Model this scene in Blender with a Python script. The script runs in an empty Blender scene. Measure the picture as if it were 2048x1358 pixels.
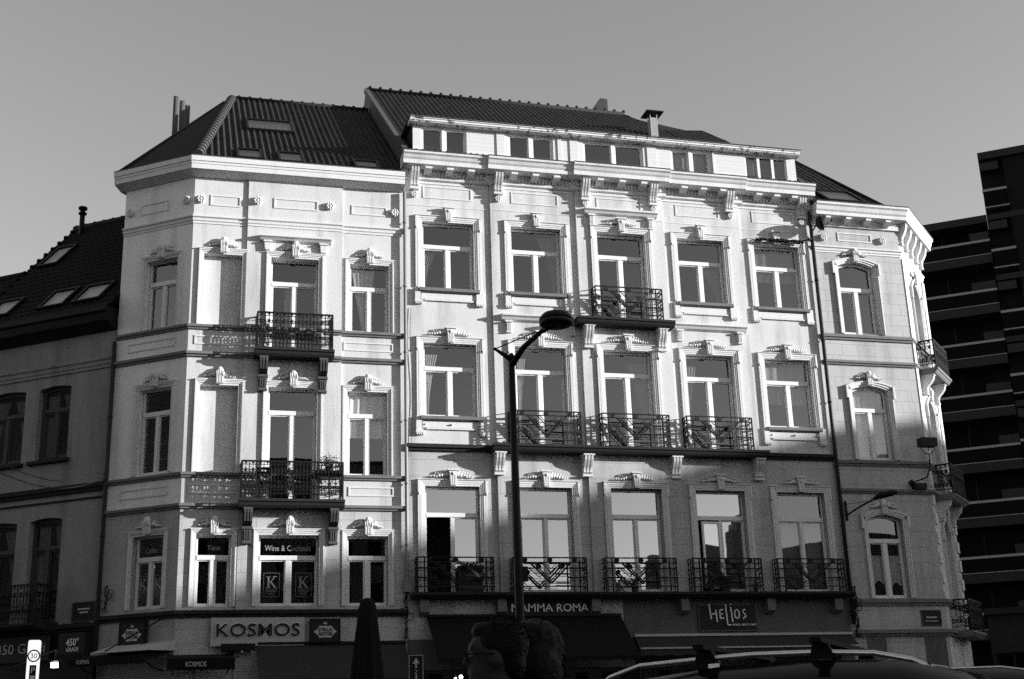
import bpy, bmesh, math, random
from mathutils import Vector, Matrix
random.seed(7)
R = math.radians
sc = bpy.context.scene
col = sc.collection
# ------------------------------------------------------------------ camera
PITCH, ROLL, YAW = R(17.4356), R(-1.8846), R(15.1646)
CAMP = Vector((0.0, -35.0, 1.2))
fwd = Vector((math.sin(YAW)*math.cos(PITCH), math.cos(YAW)*math.cos(PITCH), math.sin(PITCH)))
rt0 = Vector((math.cos(YAW), -math.sin(YAW), 0)); up0 = rt0.cross(fwd)
rt = rt0*math.cos(ROLL)+up0*math.sin(ROLL); up = -rt0*math.sin(ROLL)+up0*math.cos(ROLL)
cam = bpy.data.cameras.new('camera'); camo = bpy.data.objects.new('camera', cam); col.objects.link(camo)
m4 = Matrix((rt, up, -fwd)).transposed().to_4x4(); m4.translation = CAMP; camo.matrix_world = m4
cam.sensor_width = 36.0; cam.lens = 2587.0/2048*36; cam.clip_start = 0.05; cam.clip_end = 2000
sc.camera = camo
# ------------------------------------------------------------------ light
SUN = Vector((2.65, -1.0, 0.53)).normalized()
ELEV = math.asin(SUN.z)
w = bpy.data.worlds.new('World'); sc.world = w; w.use_nodes = True
nt = w.node_tree; nt.nodes.clear()
sky = nt.nodes.new('ShaderNodeTexSky'); sky.sky_type = 'NISHITA'; sky.sun_disc = False
sky.sun_elevation = ELEV; sky.sun_rotation = math.atan2(SUN.x, SUN.y)
sky.altitude = 50; sky.air_density = 1.0; sky.dust_density = 0.2; sky.ozone_density = 1.0
bw = nt.nodes.new('ShaderNodeRGBToBW'); bg = nt.nodes.new('ShaderNodeBackground'); wo = nt.nodes.new('ShaderNodeOutputWorld')
nt.links.new(sky.outputs[0], bw.inputs[0]); nt.links.new(bw.outputs[0], bg.inputs[0]); nt.links.new(bg.outputs[0], wo.inputs[0])
bg.inputs[1].default_value = 0.085
sl = bpy.data.lights.new('sun', 'SUN'); sl.energy = 3.8; sl.angle = R(0.6); sl.color = (1, 0.99, 0.98)
so = bpy.data.objects.new('sun', sl); col.objects.link(so); so.rotation_euler = SUN.to_track_quat('Z', 'Y').to_euler(); so.location = (60, -20, 40)
sc.view_settings.view_transform = 'Standard'; sc.view_settings.look = 'None'; sc.view_settings.gamma = 1.0
sc.view_settings.exposure = 1.56
sc.cycles.use_denoising = False
sc.cycles.max_bounces = 6

# ------------------------------------------------------------------ materials
def mat(name, c, rough=0.8, var=0.0, vscale=3.0, bump=0.0, bscale=40.0, metal=0.0, stain=0.0, brick=None, ang=0.0, emit=None, chips=None, spec=None):
    m = bpy.data.materials.new(name); m.use_nodes = True
    n = m.node_tree; p = n.nodes['Principled BSDF']; L = n.links.new
    p.inputs['Roughness'].default_value = rough; p.inputs['Metallic'].default_value = metal
    p.inputs['Base Color'].default_value = (c, c, c, 1)
    p.inputs['Specular IOR Level'].default_value = spec if spec is not None else (.15 if c < .12 and rough > .3 else .35)
    geo = n.nodes.new('ShaderNodeNewGeometry')
    cur = None
    def val(v):
        x = n.nodes.new('ShaderNodeValue'); x.outputs[0].default_value = v; return x.outputs[0]
    def mth(op, a, b):
        x = n.nodes.new('ShaderNodeMath'); x.operation = op
        for i, s in ((0, a), (1, b)):
            if isinstance(s, (int, float)): x.inputs[i].default_value = s
            else: L(s, x.inputs[i])
        return x.outputs[0]
    def noise(sc_, det=4, vec=None):
        x = n.nodes.new('ShaderNodeTexNoise'); x.inputs['Scale'].default_value = sc_; x.inputs['Detail'].default_value = det
        L(vec if vec is not None else geo.outputs['Position'], x.inputs['Vector']); return x.outputs[0]
    if var:
        cur = mth('MULTIPLY', mth('ADD', mth('MULTIPLY', mth('SUBTRACT', noise(vscale), 0.5), 2*var), 1.0), c)
        cur = mth('MULTIPLY', cur, mth('ADD', mth('MULTIPLY', mth('SUBTRACT', noise(vscale*14, 2), 0.5), var*1.2), 1.0))
        if 'stucco' in name or 'trim' in name or 'cornice' in name: cur = mth('MULTIPLY', cur, mth('ADD', mth('MULTIPLY', mth('SUBTRACT', noise(34, 1), 0.5), .34), 1.0))
    if stain:
        mp = n.nodes.new('ShaderNodeMapping'); mp.inputs['Scale'].default_value = (2.2, 2.2, 0.28); L(geo.outputs['Position'], mp.inputs[0])
        s = noise(1.0, 5, mp.outputs[0])
        rmp = n.nodes.new('ShaderNodeMapRange'); rmp.inputs[1].default_value = 0.48; rmp.inputs[2].default_value = 0.75
        rmp.inputs[3].default_value = 1.0; rmp.inputs[4].default_value = 1-stain; L(s, rmp.inputs[0])
        cur = mth('MULTIPLY', cur if cur is not None else val(c), rmp.outputs[0])
    if brick:
        bwid, bh, depth = brick
        rot = n.nodes.new('ShaderNodeVectorRotate'); rot.rotation_type = 'Z_AXIS'; rot.inputs['Angle'].default_value = -ang
        L(geo.outputs['Position'], rot.inputs['Vector'])
        sep = n.nodes.new('ShaderNodeSeparateXYZ'); L(rot.outputs[0], sep.inputs[0])
        cmb = n.nodes.new('ShaderNodeCombineXYZ'); L(sep.outputs[0], cmb.inputs[0]); L(sep.outputs[2], cmb.inputs[1])
        bt = n.nodes.new('ShaderNodeTexBrick'); L(cmb.outputs[0], bt.inputs['Vector'])
        bt.inputs['Scale'].default_value = 1.0; bt.inputs['Brick Width'].default_value = bwid; bt.inputs['Row Height'].default_value = bh
        bt.inputs['Mortar Size'].default_value = 0.007 if bh > .15 else 0.006; bt.inputs['Mortar Smooth'].default_value = 0.3
        bt.inputs['Color1'].default_value = (1, 1, 1, 1); bt.inputs['Color2'].default_value = (.93, .93, .93, 1); bt.inputs['Mortar'].default_value = (1-depth, 1-depth, 1-depth, 1)
        cur = mth('MULTIPLY', cur if cur is not None else val(c), bt.outputs['Color'])
    if chips:
        x = noise(5.5, 6); rmp = n.nodes.new('ShaderNodeMapRange'); rmp.inputs[1].default_value = chips; rmp.inputs[2].default_value = chips+0.03
        rmp.inputs[3].default_value = 1.0; rmp.inputs[4].default_value = 0.22; L(x, rmp.inputs[0])
        cur = mth('MULTIPLY', cur if cur is not None else val(c), rmp.outputs[0])
    if cur is not None: L(cur, p.inputs['Base Color'])
    if bump:
        b = n.nodes.new('ShaderNodeBump'); b.inputs['Strength'].default_value = bump; b.inputs['Distance'].default_value = 0.02
        L(noise(bscale, 3), b.inputs['Height']); L(b.outputs[0], p.inputs['Normal'])
    if emit is not None:
        p.inputs['Emission Color'].default_value = (1, 1, 1, 1); p.inputs['Emission Strength'].default_value = emit
    return m
def glass(name, refl, tint=1.0, rough=0.01):
    m = bpy.data.materials.new(name); m.use_nodes = True; n = m.node_tree; n.nodes.clear(); L = n.links.new
    o = n.nodes.new('ShaderNodeOutputMaterial'); mix = n.nodes.new('ShaderNodeMixShader'); t = n.nodes.new('ShaderNodeBsdfTransparent'); g = n.nodes.new('ShaderNodeBsdfGlossy')
    lw = n.nodes.new('ShaderNodeLayerWeight'); lw.inputs[0].default_value = 0.25
    mr = n.nodes.new('ShaderNodeMapRange'); mr.inputs[3].default_value = refl; mr.inputs[4].default_value = min(1, refl+0.5); L(lw.outputs['Fresnel'], mr.inputs[0])
    t.inputs[0].default_value = (tint, tint, tint, 1); g.inputs[0].default_value = (.95, .95, .95, 1); g.inputs['Roughness'].default_value = rough
    geo = n.nodes.new('ShaderNodeNewGeometry'); nz = n.nodes.new('ShaderNodeTexNoise'); nz.inputs['Scale'].default_value = 1.3; nz.inputs['Detail'].default_value = 1
    L(geo.outputs['Position'], nz.inputs['Vector'])
    b = n.nodes.new('ShaderNodeBump'); b.inputs['Strength'].default_value = 0.03; b.inputs['Distance'].default_value = 0.02; L(nz.outputs[0], b.inputs['Height']); L(b.outputs[0], g.inputs['Normal'])
    L(mr.outputs[0], mix.inputs[0]); L(t.outputs[0], mix.inputs[1]); L(g.outputs[0], mix.inputs[2]); L(mix.outputs[0], o.inputs[0]); return m
ANG_AL = -math.atan2(0.60181502, 0.79863551)
M = dict(
 stucco=mat('white_stucco', .53, .9, .09, 1.2, .35, 45, stain=.38),
 stucco_l=mat('shade_lift_stucco_side', .74, .9, .09, 1.2, .35, 45, stain=.25),  # paler than the front wall: sky fill painted into the shaded side
 stucco_d=mat('shade_toned_side_render', .24, .9, .12, 1.2, .35, 45, stain=.35),  # pale house wall, side street shade painted into its darker base colour
 rust=mat('jointed_white_stucco', .43, .9, .10, 1.2, .35, 45, stain=.32, brick=(.75, .36, .45)),
 rustB=mat('jointed_stucco', .42, .9, .10, 1.2, .35, 45, stain=.35, brick=(3.0, .47, .5)),
 rust_l=mat('jointed_stucco_side', .36, .9, .10, 1.2, .35, 45, stain=.3, brick=(.9, .4, .3), ang=ANG_AL),  # low side wall darkened: fall-off of sky light put into the colour
 trim=mat('white_trim', .59, .75, .03, 4, .15, 80, stain=.08),
 greystone=mat('grey_sill_stone', .15, .85, .15, 6, .3, 50, stain=.2),
 bluestone=mat('dark_blue_stone', .022, .8, .2, 5, .3, 50),
 corbelstone=mat('weathered_corbel_stone', .07, .85, .2, 6, .3, 50),
 frame=mat('white_window_frame', .66, .45, .02, 8),
 darkframe=mat('dark_brown_window_frame', .05, .5, .1, 8),
 iron=mat('black_wrought_iron', .010, .55, .1, 10),
 tile=mat('dark_roof_tile', .045, .75, .25, 7, .3, 30, stain=.3),
 tileD=mat('dark_slate_tile', .016, .8, .25, 7, .3, 30),
 zinc=mat('zinc_roof', .14, .6, .15, 3),
 lead=mat('lead_flashing', .07, .7, .15, 3),
 fascia=mat('peeling_painted_fascia', .62, .7, .04, 3, .1, 60, chips=.575),
 cornice=mat('weathered_painted_cornice', .58, .75, .10, 5, .3, 40, stain=.2),
 clap=mat('painted_boards', .58, .8, .03, 3, .1, 60, brick=(40, .13, .25)),
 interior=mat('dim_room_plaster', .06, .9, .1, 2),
 curtain=mat('white_net_curtain', .4, .95, .12, 9),
 curtaind=mat('grey_net_curtain', .13, .95, .12, 9),
 blind=mat('white_roller_blind', .45, .9, .03, 6),
 brick=mat('chimney_brick', .3, .9, .15, 6, .3, 30, brick=(.22, .075, .5)),
 pipe=mat('painted_downpipe', .20, .5, .1, 4),
 darkpipe=mat('dark_downpipe', .03, .5, .1, 4),
 asphalt=mat('asphalt', .04, .9, .2, 3, .4, 60),
 paving=mat('concrete_paving', .12, .9, .15, 2, .3, 40, brick=(.3, .3, .4)),
 kerb=mat('kerb_stone', .25, .85, .15, 3),
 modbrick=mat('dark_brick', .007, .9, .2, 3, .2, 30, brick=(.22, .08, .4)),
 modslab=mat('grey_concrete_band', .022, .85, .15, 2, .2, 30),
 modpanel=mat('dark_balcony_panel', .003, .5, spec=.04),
 modrail=mat('light_metal_rail', .20, .4, .05, 4),
 modpanel2=mat('grey_facade_panel', .022, .7, .1, 3),
 awning=mat('dark_awning_canvas', .007, .9, .2, 3, .2, 60),
 awning_g=mat('grey_awning_canvas', .035, .9, .12, 3, .2, 60),
 shop=mat('dark_shopfront', .01, .5, .1, 3),
 shopgrey=mat('grey_shopfront_paint', .10, .8, .1, 3, .2, 40, stain=.25),
 signwhite=mat('light_sign_board', .40, .7, .12, 5),
 signdark=mat('dark_sign_board', .016, .5, .1, 5),
 letterwhite=mat('white_lettering', .75, .6),
 lettergrey=mat('worn_grey_lettering', .42, .7, .1, 8),
 letterblack=mat('black_lettering', .012, .5),
 decal=mat('pale_window_decal', .26, .6),
 lamp=mat('dark_lamp_metal', .008, .45),
 glow=mat('lit_lamp', .8, .5, emit=3.0),
 glowsign=mat('backlit_sign_face', .8, .5, emit=.30),
 carpaint=mat('black_car_paint', .004, .15),
 chrome=mat('brushed_aluminium_rail', .75, .30, metal=1.0),
 rubber=mat('black_rubber', .012, .8),
 skin=mat('skin', .045, .6, .05, 8),
 hair=mat('dark_hair', .004, .6, .3, 30, .5, 90),
 cloth=mat('dark_cloth', .02, .95, .2, 8, .3, 60),
 canvas=mat('black_parasol_canvas', .010, .95, .2, 4, .3, 40),
 leaf=mat('green_leaf', .06, .7, .3, 9),
 soil=mat('terracotta', .12, .9, .1, 9),
 plastic=mat('light_plastic', .4, .5),
 opp=mat('opposite_facade', .12, .9, .1, 1.0, brick=(.22, .08, .3)),
 glass=glass('window_glass', .13), glassd=glass('shop_window_glass', .10), glassr=glass('reflective_window_glass', .36), glassv=glass('skylight_glass', .22),
)
# ------------------------------------------------------------------ helpers
class Frame:
    def __init__(s, o, U):
        s.o = Vector((o[0], o[1], 0)); s.U = Vector((U[0], U[1], 0)).normalized(); s.N = Vector((s.U.y, -s.U.x, 0))
    def P(s, u, w, z): return s.o + s.U*u + s.N*w + Vector((0, 0, z))
FA = Frame((0, 0), (1, 0))
FL = Frame((-1.66471158, 1.45037421), (0.79863551, -0.60181502)); LEN = 2.41
FC = Frame((22.74, 0), (math.cos(R(45)), math.sin(R(45))))
FE = Frame((43.196, 22.603), (math.cos(R(-37)), math.sin(R(-37))))
class MB:
    def __init__(s): s.v = []; s.f = []; s.sm = []
    def add(s, vs, fs, smooth=False):
        b = len(s.v); s.v += [tuple(v) for v in vs]; s.f += [tuple(b+i for i in f) for f in fs]; s.sm += [smooth]*len(fs); return s
    def box(s, F, u0, u1, w0, w1, z0, z1):
        P = F.P
        vs = [P(u0, w0, z0), P(u1, w0, z0), P(u1, w1, z0), P(u0, w1, z0), P(u0, w0, z1), P(u1, w0, z1), P(u1, w1, z1), P(u0, w1, z1)]
        return s.add(vs, [(0, 1, 2, 3), (4, 7, 6, 5), (0, 4, 5, 1), (1, 5, 6, 2), (2, 6, 7, 3), (3, 7, 4, 0)])
    def quad(s, *p): return s.add(p, [tuple(range(len(p)))])
    def prof(s, F, u0, u1, pts, m0=0.0, m1=0.0, smooth=False):   # closed (w,z) profile along u, mitred ends
        n = len(pts)
        vs = [F.P(u0+m0*p[0], p[0], p[1]) for p in pts]+[F.P(u1+m1*p[0], p[0], p[1]) for p in pts]
        fs = [(i, (i+1) % n, n+(i+1) % n, n+i) for i in range(n)]
        s.add(vs, fs, smooth); s.add(vs, [tuple(range(n)), tuple(range(2*n-1, n-1, -1))]); return s
    def ext(s, F, w0, w1, pts):      # closed (u,z) outline extruded in w
        n = len(pts)
        vs = [F.P(p[0], w0, p[1]) for p in pts]+[F.P(p[0], w1, p[1]) for p in pts]
        return s.add(vs, [(i, (i+1) % n, n+(i+1) % n, n+i) for i in range(n)]+[tuple(range(n)), tuple(range(2*n-1, n-1, -1))])
    def tube(s, pts, r, n=6, cap=True):
        pts = [Vector(p) for p in pts]; rs = r if isinstance(r, (list, tuple)) else [r]*len(pts)
        vs = []; fs = []; k = len(pts); ref = None
        for i, p in enumerate(pts):
            d = (pts[min(i+1, k-1)]-pts[max(i-1, 0)]).normalized()
            if ref is None: ref = Vector((0, 0, 1)) if abs(d.z) < .9 else Vector((1, 0, 0))
            a = d.cross(ref).normalized(); b = a.cross(d).normalized(); ref = b
            for j in range(n):
                t = 2*math.pi*j/n; vs.append(p+(a*math.cos(t)+b*math.sin(t))*rs[i])
        for i in range(k-1):
            for j in range(n): fs.append((i*n+j, i*n+(j+1) % n, (i+1)*n+(j+1) % n, (i+1)*n+j))
        s.add(vs, fs, n > 5)
        if cap: s.add(vs, [tuple(range(n-1, -1, -1)), tuple(range((k-1)*n, k*n))])
        return s
    def ball(s, c, rx, ry, rz, F=None, nu=8, nv=5):
        c = Vector(c); X = F.U if F else Vector((1, 0, 0)); Y = F.N if F else Vector((0, 1, 0)); Z = Vector((0, 0, 1)); vs = []; fs = []
        for i in range(nv+1):
            th = math.pi*i/nv
            for j in range(nu):
                ph = 2*math.pi*j/nu; vs.append(c+X*(rx*math.sin(th)*math.cos(ph))+Y*(ry*math.sin(th)*math.sin(ph))+Z*(rz*math.cos(th)))
        for i in range(nv):
            for j in range(nu): fs.append((i*nu+j, i*nu+(j+1) % nu, (i+1)*nu+(j+1) % nu, (i+1)*nu+j))
        return s.add(vs, fs, True)
    def lathe(s, c, prof, n=20):
        c = Vector(c); vs = []; k = len(prof)
        for r, z in prof:
            for j in range(n): t = 2*math.pi*j/n; vs.append(c+Vector((r*math.cos(t), r*math.sin(t), z)))
        s.add(vs, [(i*n+j, i*n+(j+1) % n, (i+1)*n+(j+1) % n, (i+1)*n+j) for i in range(k-1) for j in range(n)], True); return s
    def bar(s, F, a, b, t, w):        # flat bar between (u,z) points in plane at depth w, thickness t
        (u0, z0), (u1, z1) = a, b; d = math.hypot(u1-u0, z1-z0) or 1; nx, nz = -(z1-z0)/d*t/2, (u1-u0)/d*t/2
        return s.ext(F, w-t/2, w+t/2, [(u0+nx, z0+nz), (u1+nx, z1+nz), (u1-nx, z1-nz), (u0-nx, z0-nz)])
    def ring(s, F, u, w, z, r, t, n=10, a0=0, a1=360):
        pts = [F.P(u+r*math.cos(R(a0+(a1-a0)*i/n)), w, z+r*math.sin(R(a0+(a1-a0)*i/n))) for i in range(n+1)]
        return s.tube(pts, t, 4, False)
    def disc(s, F, u, w0, w1, z, r, n=12):
        return s.ext(F, w0, w1, [(u+r*math.cos(2*math.pi*i/n), z+r*math.sin(2*math.pi*i/n)) for i in range(n)])
    def build(s, name, m, parent=None):
        me = bpy.data.meshes.new(name); me.from_pydata(s.v, [], s.f); me.polygons.foreach_set('use_smooth', s.sm); me.materials.append(M[m] if isinstance(m, str) else m)
        bm = bmesh.new(); bm.from_mesh(me); bmesh.ops.remove_doubles(bm, verts=bm.verts, dist=1e-5) if len(s.v) < 200000 else None
        bmesh.ops.recalc_face_normals(bm, faces=bm.faces); bm.to_mesh(me); bm.free()
        o = bpy.data.objects.new(name, me); col.objects.link(o)
        if parent is not None: link(o, parent)
        return o
def world_loc(p):
    v = Vector((0, 0, 0))
    while p is not None: v = v+p.location; p = p.parent
    return v
def link(o, parent):
    # all empties are unrotated: vertices stay in world space by offsetting the child
    o.parent = parent; o.location = o.location - world_loc(parent)
def thing(name, label, cat, loc=(0, 0, 0), group=None):
    o = bpy.data.objects.new(name, None); col.objects.link(o); o.location = loc; o.empty_display_size = .3
    return tag(o, label, cat, group)
def tag(o, label, cat, group=None):
    o['label'] = label; o['category'] = cat
    if group: o['group'] = group
    return o
def struct(o): o['kind'] = 'structure'; return o
def text(name, s, F, u0, u1, z0, z1, w, m, parent, bold=0.0, ext=0.006, italic=0.0):
    cu = bpy.data.curves.new(name, 'FONT'); cu.body = s; cu.extrude = 0.5; cu.offset = bold; cu.resolution_u = 3; cu.shear = italic
    t = bpy.data.objects.new(name, cu); col.objects.link(t)
    dg = bpy.context.evaluated_depsgraph_get(); dg.update()
    me = bpy.data.meshes.new_from_object(t.evaluated_get(dg)); bpy.data.objects.remove(t); bpy.data.curves.remove(cu)
    xs = [v.co.x for v in me.vertices]; ys = [v.co.y for v in me.vertices]; x0, x1, y0, y1 = min(xs), max(xs), min(ys), max(ys)
    for v in me.vertices:
        a, b, c = v.co
        v.co = F.P(u0+(a-x0)/(x1-x0)*(u1-u0), w+ext*(c+.5), z0+(b-y0)/(y1-y0)*(z1-z0))
    me.materials.clear(); me.materials.append(M[m]); o = bpy.data.objects.new(name, me); col.objects.link(o)
    if parent is not None: link(o, parent)
    return o

# wall with openings; steps = list of (u0,u1,proj)
def wall(mb, F, u0, u1, z0, z1, ops, proj=0.0, back=-.35, arch=None):
    us = sorted({u0, u1, *[x for o in ops for x in o[:2] if u0 < x < u1]}); zs = sorted({z0, z1, *[x for o in ops for x in o[2:4] if z0 < x < z1]})
    for a, b in zip(us, us[1:]):
        for c, d in zip(zs, zs[1:]):
            mu, mz = (a+b)/2, (c+d)/2
            if any(o[0] < mu < o[1] and o[2] < mz < o[3] for o in ops): continue
            mb.quad(F.P(a, proj, c), F.P(b, proj, c), F.P(b, proj, d), F.P(a, proj, d))
    for o in ops:
        a, b, c, d = o[:4]
        if not (u0 <= a and b <= u1 and c < z1 and d > z0): continue
        c = max(c, z0); d = min(d, z1); P = F.P
        r = o[4] if len(o) > 4 else 0
        mb.quad(P(a, proj, c), P(a, proj, d), P(a, back, d), P(a, back, c)); mb.quad(P(b, proj, c), P(b, back, c), P(b, back, d), P(b, proj, d))
        mb.quad(P(a, proj, c), P(a, back, c), P(b, back, c), P(b, proj, c))
        if not r: mb.quad(P(a, proj, d), P(b, proj, d), P(b, back, d), P(a, back, d))
        else:
            N = 10; arc = [(a+(b-a)*i/N, d-r*(2*i/N-1)**2) for i in range(N+1)]
            for (p, q) in zip(arc, arc[1:]):
                mb.quad(P(p[0], proj, p[1]), P(q[0], proj, q[1]), P(q[0], proj, d), P(p[0], proj, d))
                mb.quad(P(p[0], proj, p[1]), P(q[0], proj, q[1]), P(q[0], back, q[1]), P(p[0], back, p[1]))
    return mb

def console(mb, F, u, wd, z1, z0, d, flutes=True):      # scroll bracket
    h = z1-z0
    def pr(k): return [(0, z1), (d*k, z1), (d*k, z1-.14*h), (d*k*.93, z1-.3*h), (d*.72*k, z1-.5*h), (d*.48*k, z1-.68*h), (d*.40*k, z1-.82*h), (d*.42*k, z1-.9*h), (d*.3*k, z0+.03*h), (0, z0)]
    mb.prof(F, u-wd/2, u+wd/2, pr(.9))
    for s in ((-1, 0, 1) if flutes else (0,)):
        mb.prof(F, u+s*wd*.36-wd*.09, u+s*wd*.36+wd*.09, pr(1.0))
    mb.box(F, u-wd*.62, u+wd*.62, 0, d*1.06, z1-.07*h, z1+.002)
    mb.box(F, u-wd*.55, u+wd*.55, 0, d*.42, z0-.13*h, z0-.02*h)

def keystone_block(mb, F, u, z0, z1, p, wt=.28, wb=.16, d=.09):   # tapered fluted keystone with a cap
    mb.ext(F, p, p+d, [(u-wb/2, z0), (u+wb/2, z0), (u+wt*.42, z1-.06), (u-wt*.42, z1-.06)])
    for k in (-1, 0, 1): mb.ext(F, p+d, p+d+.015, [(u+k*wb*.33-.018, z0+.02), (u+k*wb*.33+.018, z0+.02), (u+k*wt*.27+.024, z1-.1), (u+k*wt*.27-.024, z1-.1)])
    mb.box(F, u-wt*.60, u+wt*.60, p, p+d+.035, z1-.045, z1)
    mb.ball(F.P(u, p+d+.01, z1-.14), .055, .035, .055, F)
def garland(mb, F, u, z, p, half=.62, seed=1):
    rr = random.Random(seed)
    for sgn in (-1, 1):
        for i in range(7):
            t = i/6; uu = u+sgn*(.16+t*(half-.16)); s = .062*(1-.62*t)
            mb.ball(F.P(uu, p+.03, z+.06+.07*(1-t)**1.5+rr.uniform(-.012, .012)), s*1.05, .032, s*rr.uniform(.8, 1.2), F, 6, 4)
            if i < 5: mb.ball(F.P(uu+.03*sgn, p+.02, z+.125+.08*(1-t)), s*.55, .022, s*.6, F, 5, 3)
def shell_key(mb, F, u, z0, z1, p, wd=.26):   # fluted key with a round shell on top and sprays
    zc = z0+.30*(z1-z0)
    mb.ext(F, p, p+.08, [(u-wd*.36, z0), (u+wd*.36, z0), (u+wd*.45, zc+.1), (u-wd*.45, zc+.1)])
    for k in (-1, 0, 1): mb.box(F, u+k*wd*.26-.02, u+k*wd*.26+.02, p+.08, p+.10, z0+.02, zc+.08)
    mb.ball(F.P(u, p+.03, zc+.16), wd*.46, .09, (z1-zc)*.52, F, 10, 6)
    for k in range(-2, 3): mb.ball(F.P(u+k*.045, p+.10, zc+.17-abs(k)*.02), .02, .03, .09, F, 5, 4)

TR = random.Random(11)
def sash(F, u0, u1, z0, z1, ztr, w, parent, fm='frame', gm='glass', fr=.085, tr=.12, mu=.13, arch=0, name='window', mull=True, open_left=False, leaf=.05, pane_split=True, thing_parent=None):
    mb = MB(); d = .07
    mb.box(F, u0, u0+fr, w-d, w, z0, z1); mb.box(F, u1-fr, u1, w-d, w, z0, z1)
    mb.box(F, u0+fr, u1-fr, w-d, w-.002, z0, z0+fr*.9)
    if not arch: mb.box(F, u0+fr, u1-fr, w-d, w-.002, z1-fr, z1)
    else:
        N = 10
        for i in range(N):
            a, b = i/N, (i+1)/N; za, zb = z1-arch*(2*a-1)**2, z1-arch*(2*b-1)**2
            ua, ub = u0+(u1-u0)*a, u0+(u1-u0)*b
            mb.ext(F, w-d, w+.001, [(ua, za-fr), (ub, zb-fr), (ub, zb), (ua, za)])
    if ztr: mb.box(F, u0+fr, u1-fr, w-d, w+.03, ztr, ztr+tr); zt = ztr
    else: zt = z1-fr
    um = (u0+u1)/2
    if mull:
        mb.box(F, um-mu/2, um+mu/2, w-d, w+.018, z0+fr*.9, zt)
        for a, b, side in ((u0+fr, um-mu/2, 0), (um+mu/2, u1-fr, 1)):
            if open_left and side == 0: continue
            mb.box(F, a, a+leaf, w-d, w-.012, z0+fr*.9, zt); mb.box(F, b-leaf, b, w-d, w-.012, z0+fr*.9, zt)
            mb.box(F, a+leaf, b-leaf, w-d, w-.012, zt-leaf, zt); mb.box(F, a+leaf, b-leaf, w-d, w-.012, z0+fr*.9, z0+fr*.9+leaf*1.6)
    o = mb.build(name, fm, parent)
    g = MB(); wg = w-.045; tx, tz = TR.uniform(-.006, .006), TR.uniform(-.006, .006)
    P = lambda a, b, c: F.P(a, b+(a-u0)*tx+(c-z0)*tz*.6 if b < w-.02 else b, c)
    zg = z0+.04
    if mull and ztr:
        g.quad(P(u0+.03, wg, ztr+.02), P(u1-.03, wg, ztr+.02), P(u1-.03, wg, z1-.02), P(u0+.03, wg, z1-.02))
        if not open_left: g.quad(P(u0+.03, wg, zg), P(um, wg, zg), P(um, wg, ztr+.01), P(u0+.03, wg, ztr+.01))
        g.quad(P(um+.01, wg-.004, zg), P(u1-.03, wg-.004, zg), P(u1-.03, wg-.004, ztr+.01), P(um+.01, wg-.004, ztr+.01))
    else: g.quad(P(u0+.03, wg, zg), P(u1-.03, wg, zg), P(u1-.03, wg, z1-.02), P(u0+.03, wg, z1-.02))
    g.build('pane', gm, o)
    return o
def drape(F, u0, u1, z0, z1, w, parent, m='curtain', shape='full', n=26):
    """pleated curtain hanging behind a pane; shape sets its outline"""
    mb = MB(); vs = []; K = 8; fs = []
    for j in range(K+1):
        t = j/K; z = z1+(z0-z1)*t
        a, b = u0, u1
        if shape == 'left': b = u0+(u1-u0)*(1-.75*math.sin(min(1, t*1.1)*math.pi/2))
        if shape == 'right': a = u1-(u1-u0)*(1-.75*math.sin(min(1, t*1.1)*math.pi/2))
        if shape == 'sway': a = u0+(u1-u0)*.35*t; b = u0+(u1-u0)*(.75-.25*t)
        for i in range(n+1):
            s = i/n; vs.append(F.P(a+(b-a)*s, w+.02*math.sin(s*n*1.1+j*.2), z-(0.05*math.sin(s*9) if (shape == 'scallop' and j == K) else 0)))
    for j in range(K):
        for i in range(n): fs.append((j*(n+1)+i, j*(n+1)+i+1, (j+1)*(n+1)+i+1, (j+1)*(n+1)+i))
    mb.add(vs, fs, True); return mb.build('blind' if m == 'blind' else 'curtain', m, parent)

def band(mb, F, u0, u1, z0, z1, d, p=0.0, m0=0, m1=0):
    mb.prof(F, u0, u1, [(p-.01, z1+.025), (p+d, z1), (p+d, z1-(z1-z0)*.55), (p+d*.6, z1-(z1-z0)*.62), (p+d*.5, z0), (p-.01, z0)], m0, m1)
def strings(mb, F, u0, u1, z0, z1, p=0, m0=0, m1=0):
    h = z1-z0
    mb.prof(F, u0, u1, [(p-.01, z1+.02), (p+.09, z1), (p+.09, z1-.2*h), (p+.05, z1-.34*h), (p+.045, z0+.35*h), (p+.02, z0+.25*h), (p+.02, z0), (p-.01, z0)], m0, m1)
def panel(mb, F, u0, u1, z0, z1, p=0, t=.04, d=.02):
    mb.box(F, u0, u1, p-.01, p+d, z1-t, z1); mb.box(F, u0, u1, p-.01, p+d, z0, z0+t); mb.box(F, u0, u0+t, p-.01, p+d, z0+t, z1-t); mb.box(F, u1-t, u1, p-.01, p+d, z0+t, z1-t)
def rosette(mb, F, u, z, p, r=.13):
    mb.disc(F, u, p-.01, p+.025, z, r*.95); mb.ball(F.P(u, p+.04, z), r*.45, .07, r*.45, F)
    for k in range(8): a = k*math.pi/4; mb.ball(F.P(u+r*.65*math.cos(a), p+.05, z+r*.65*math.sin(a)), r*.33, .06, r*.33, F, 6, 4)

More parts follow.
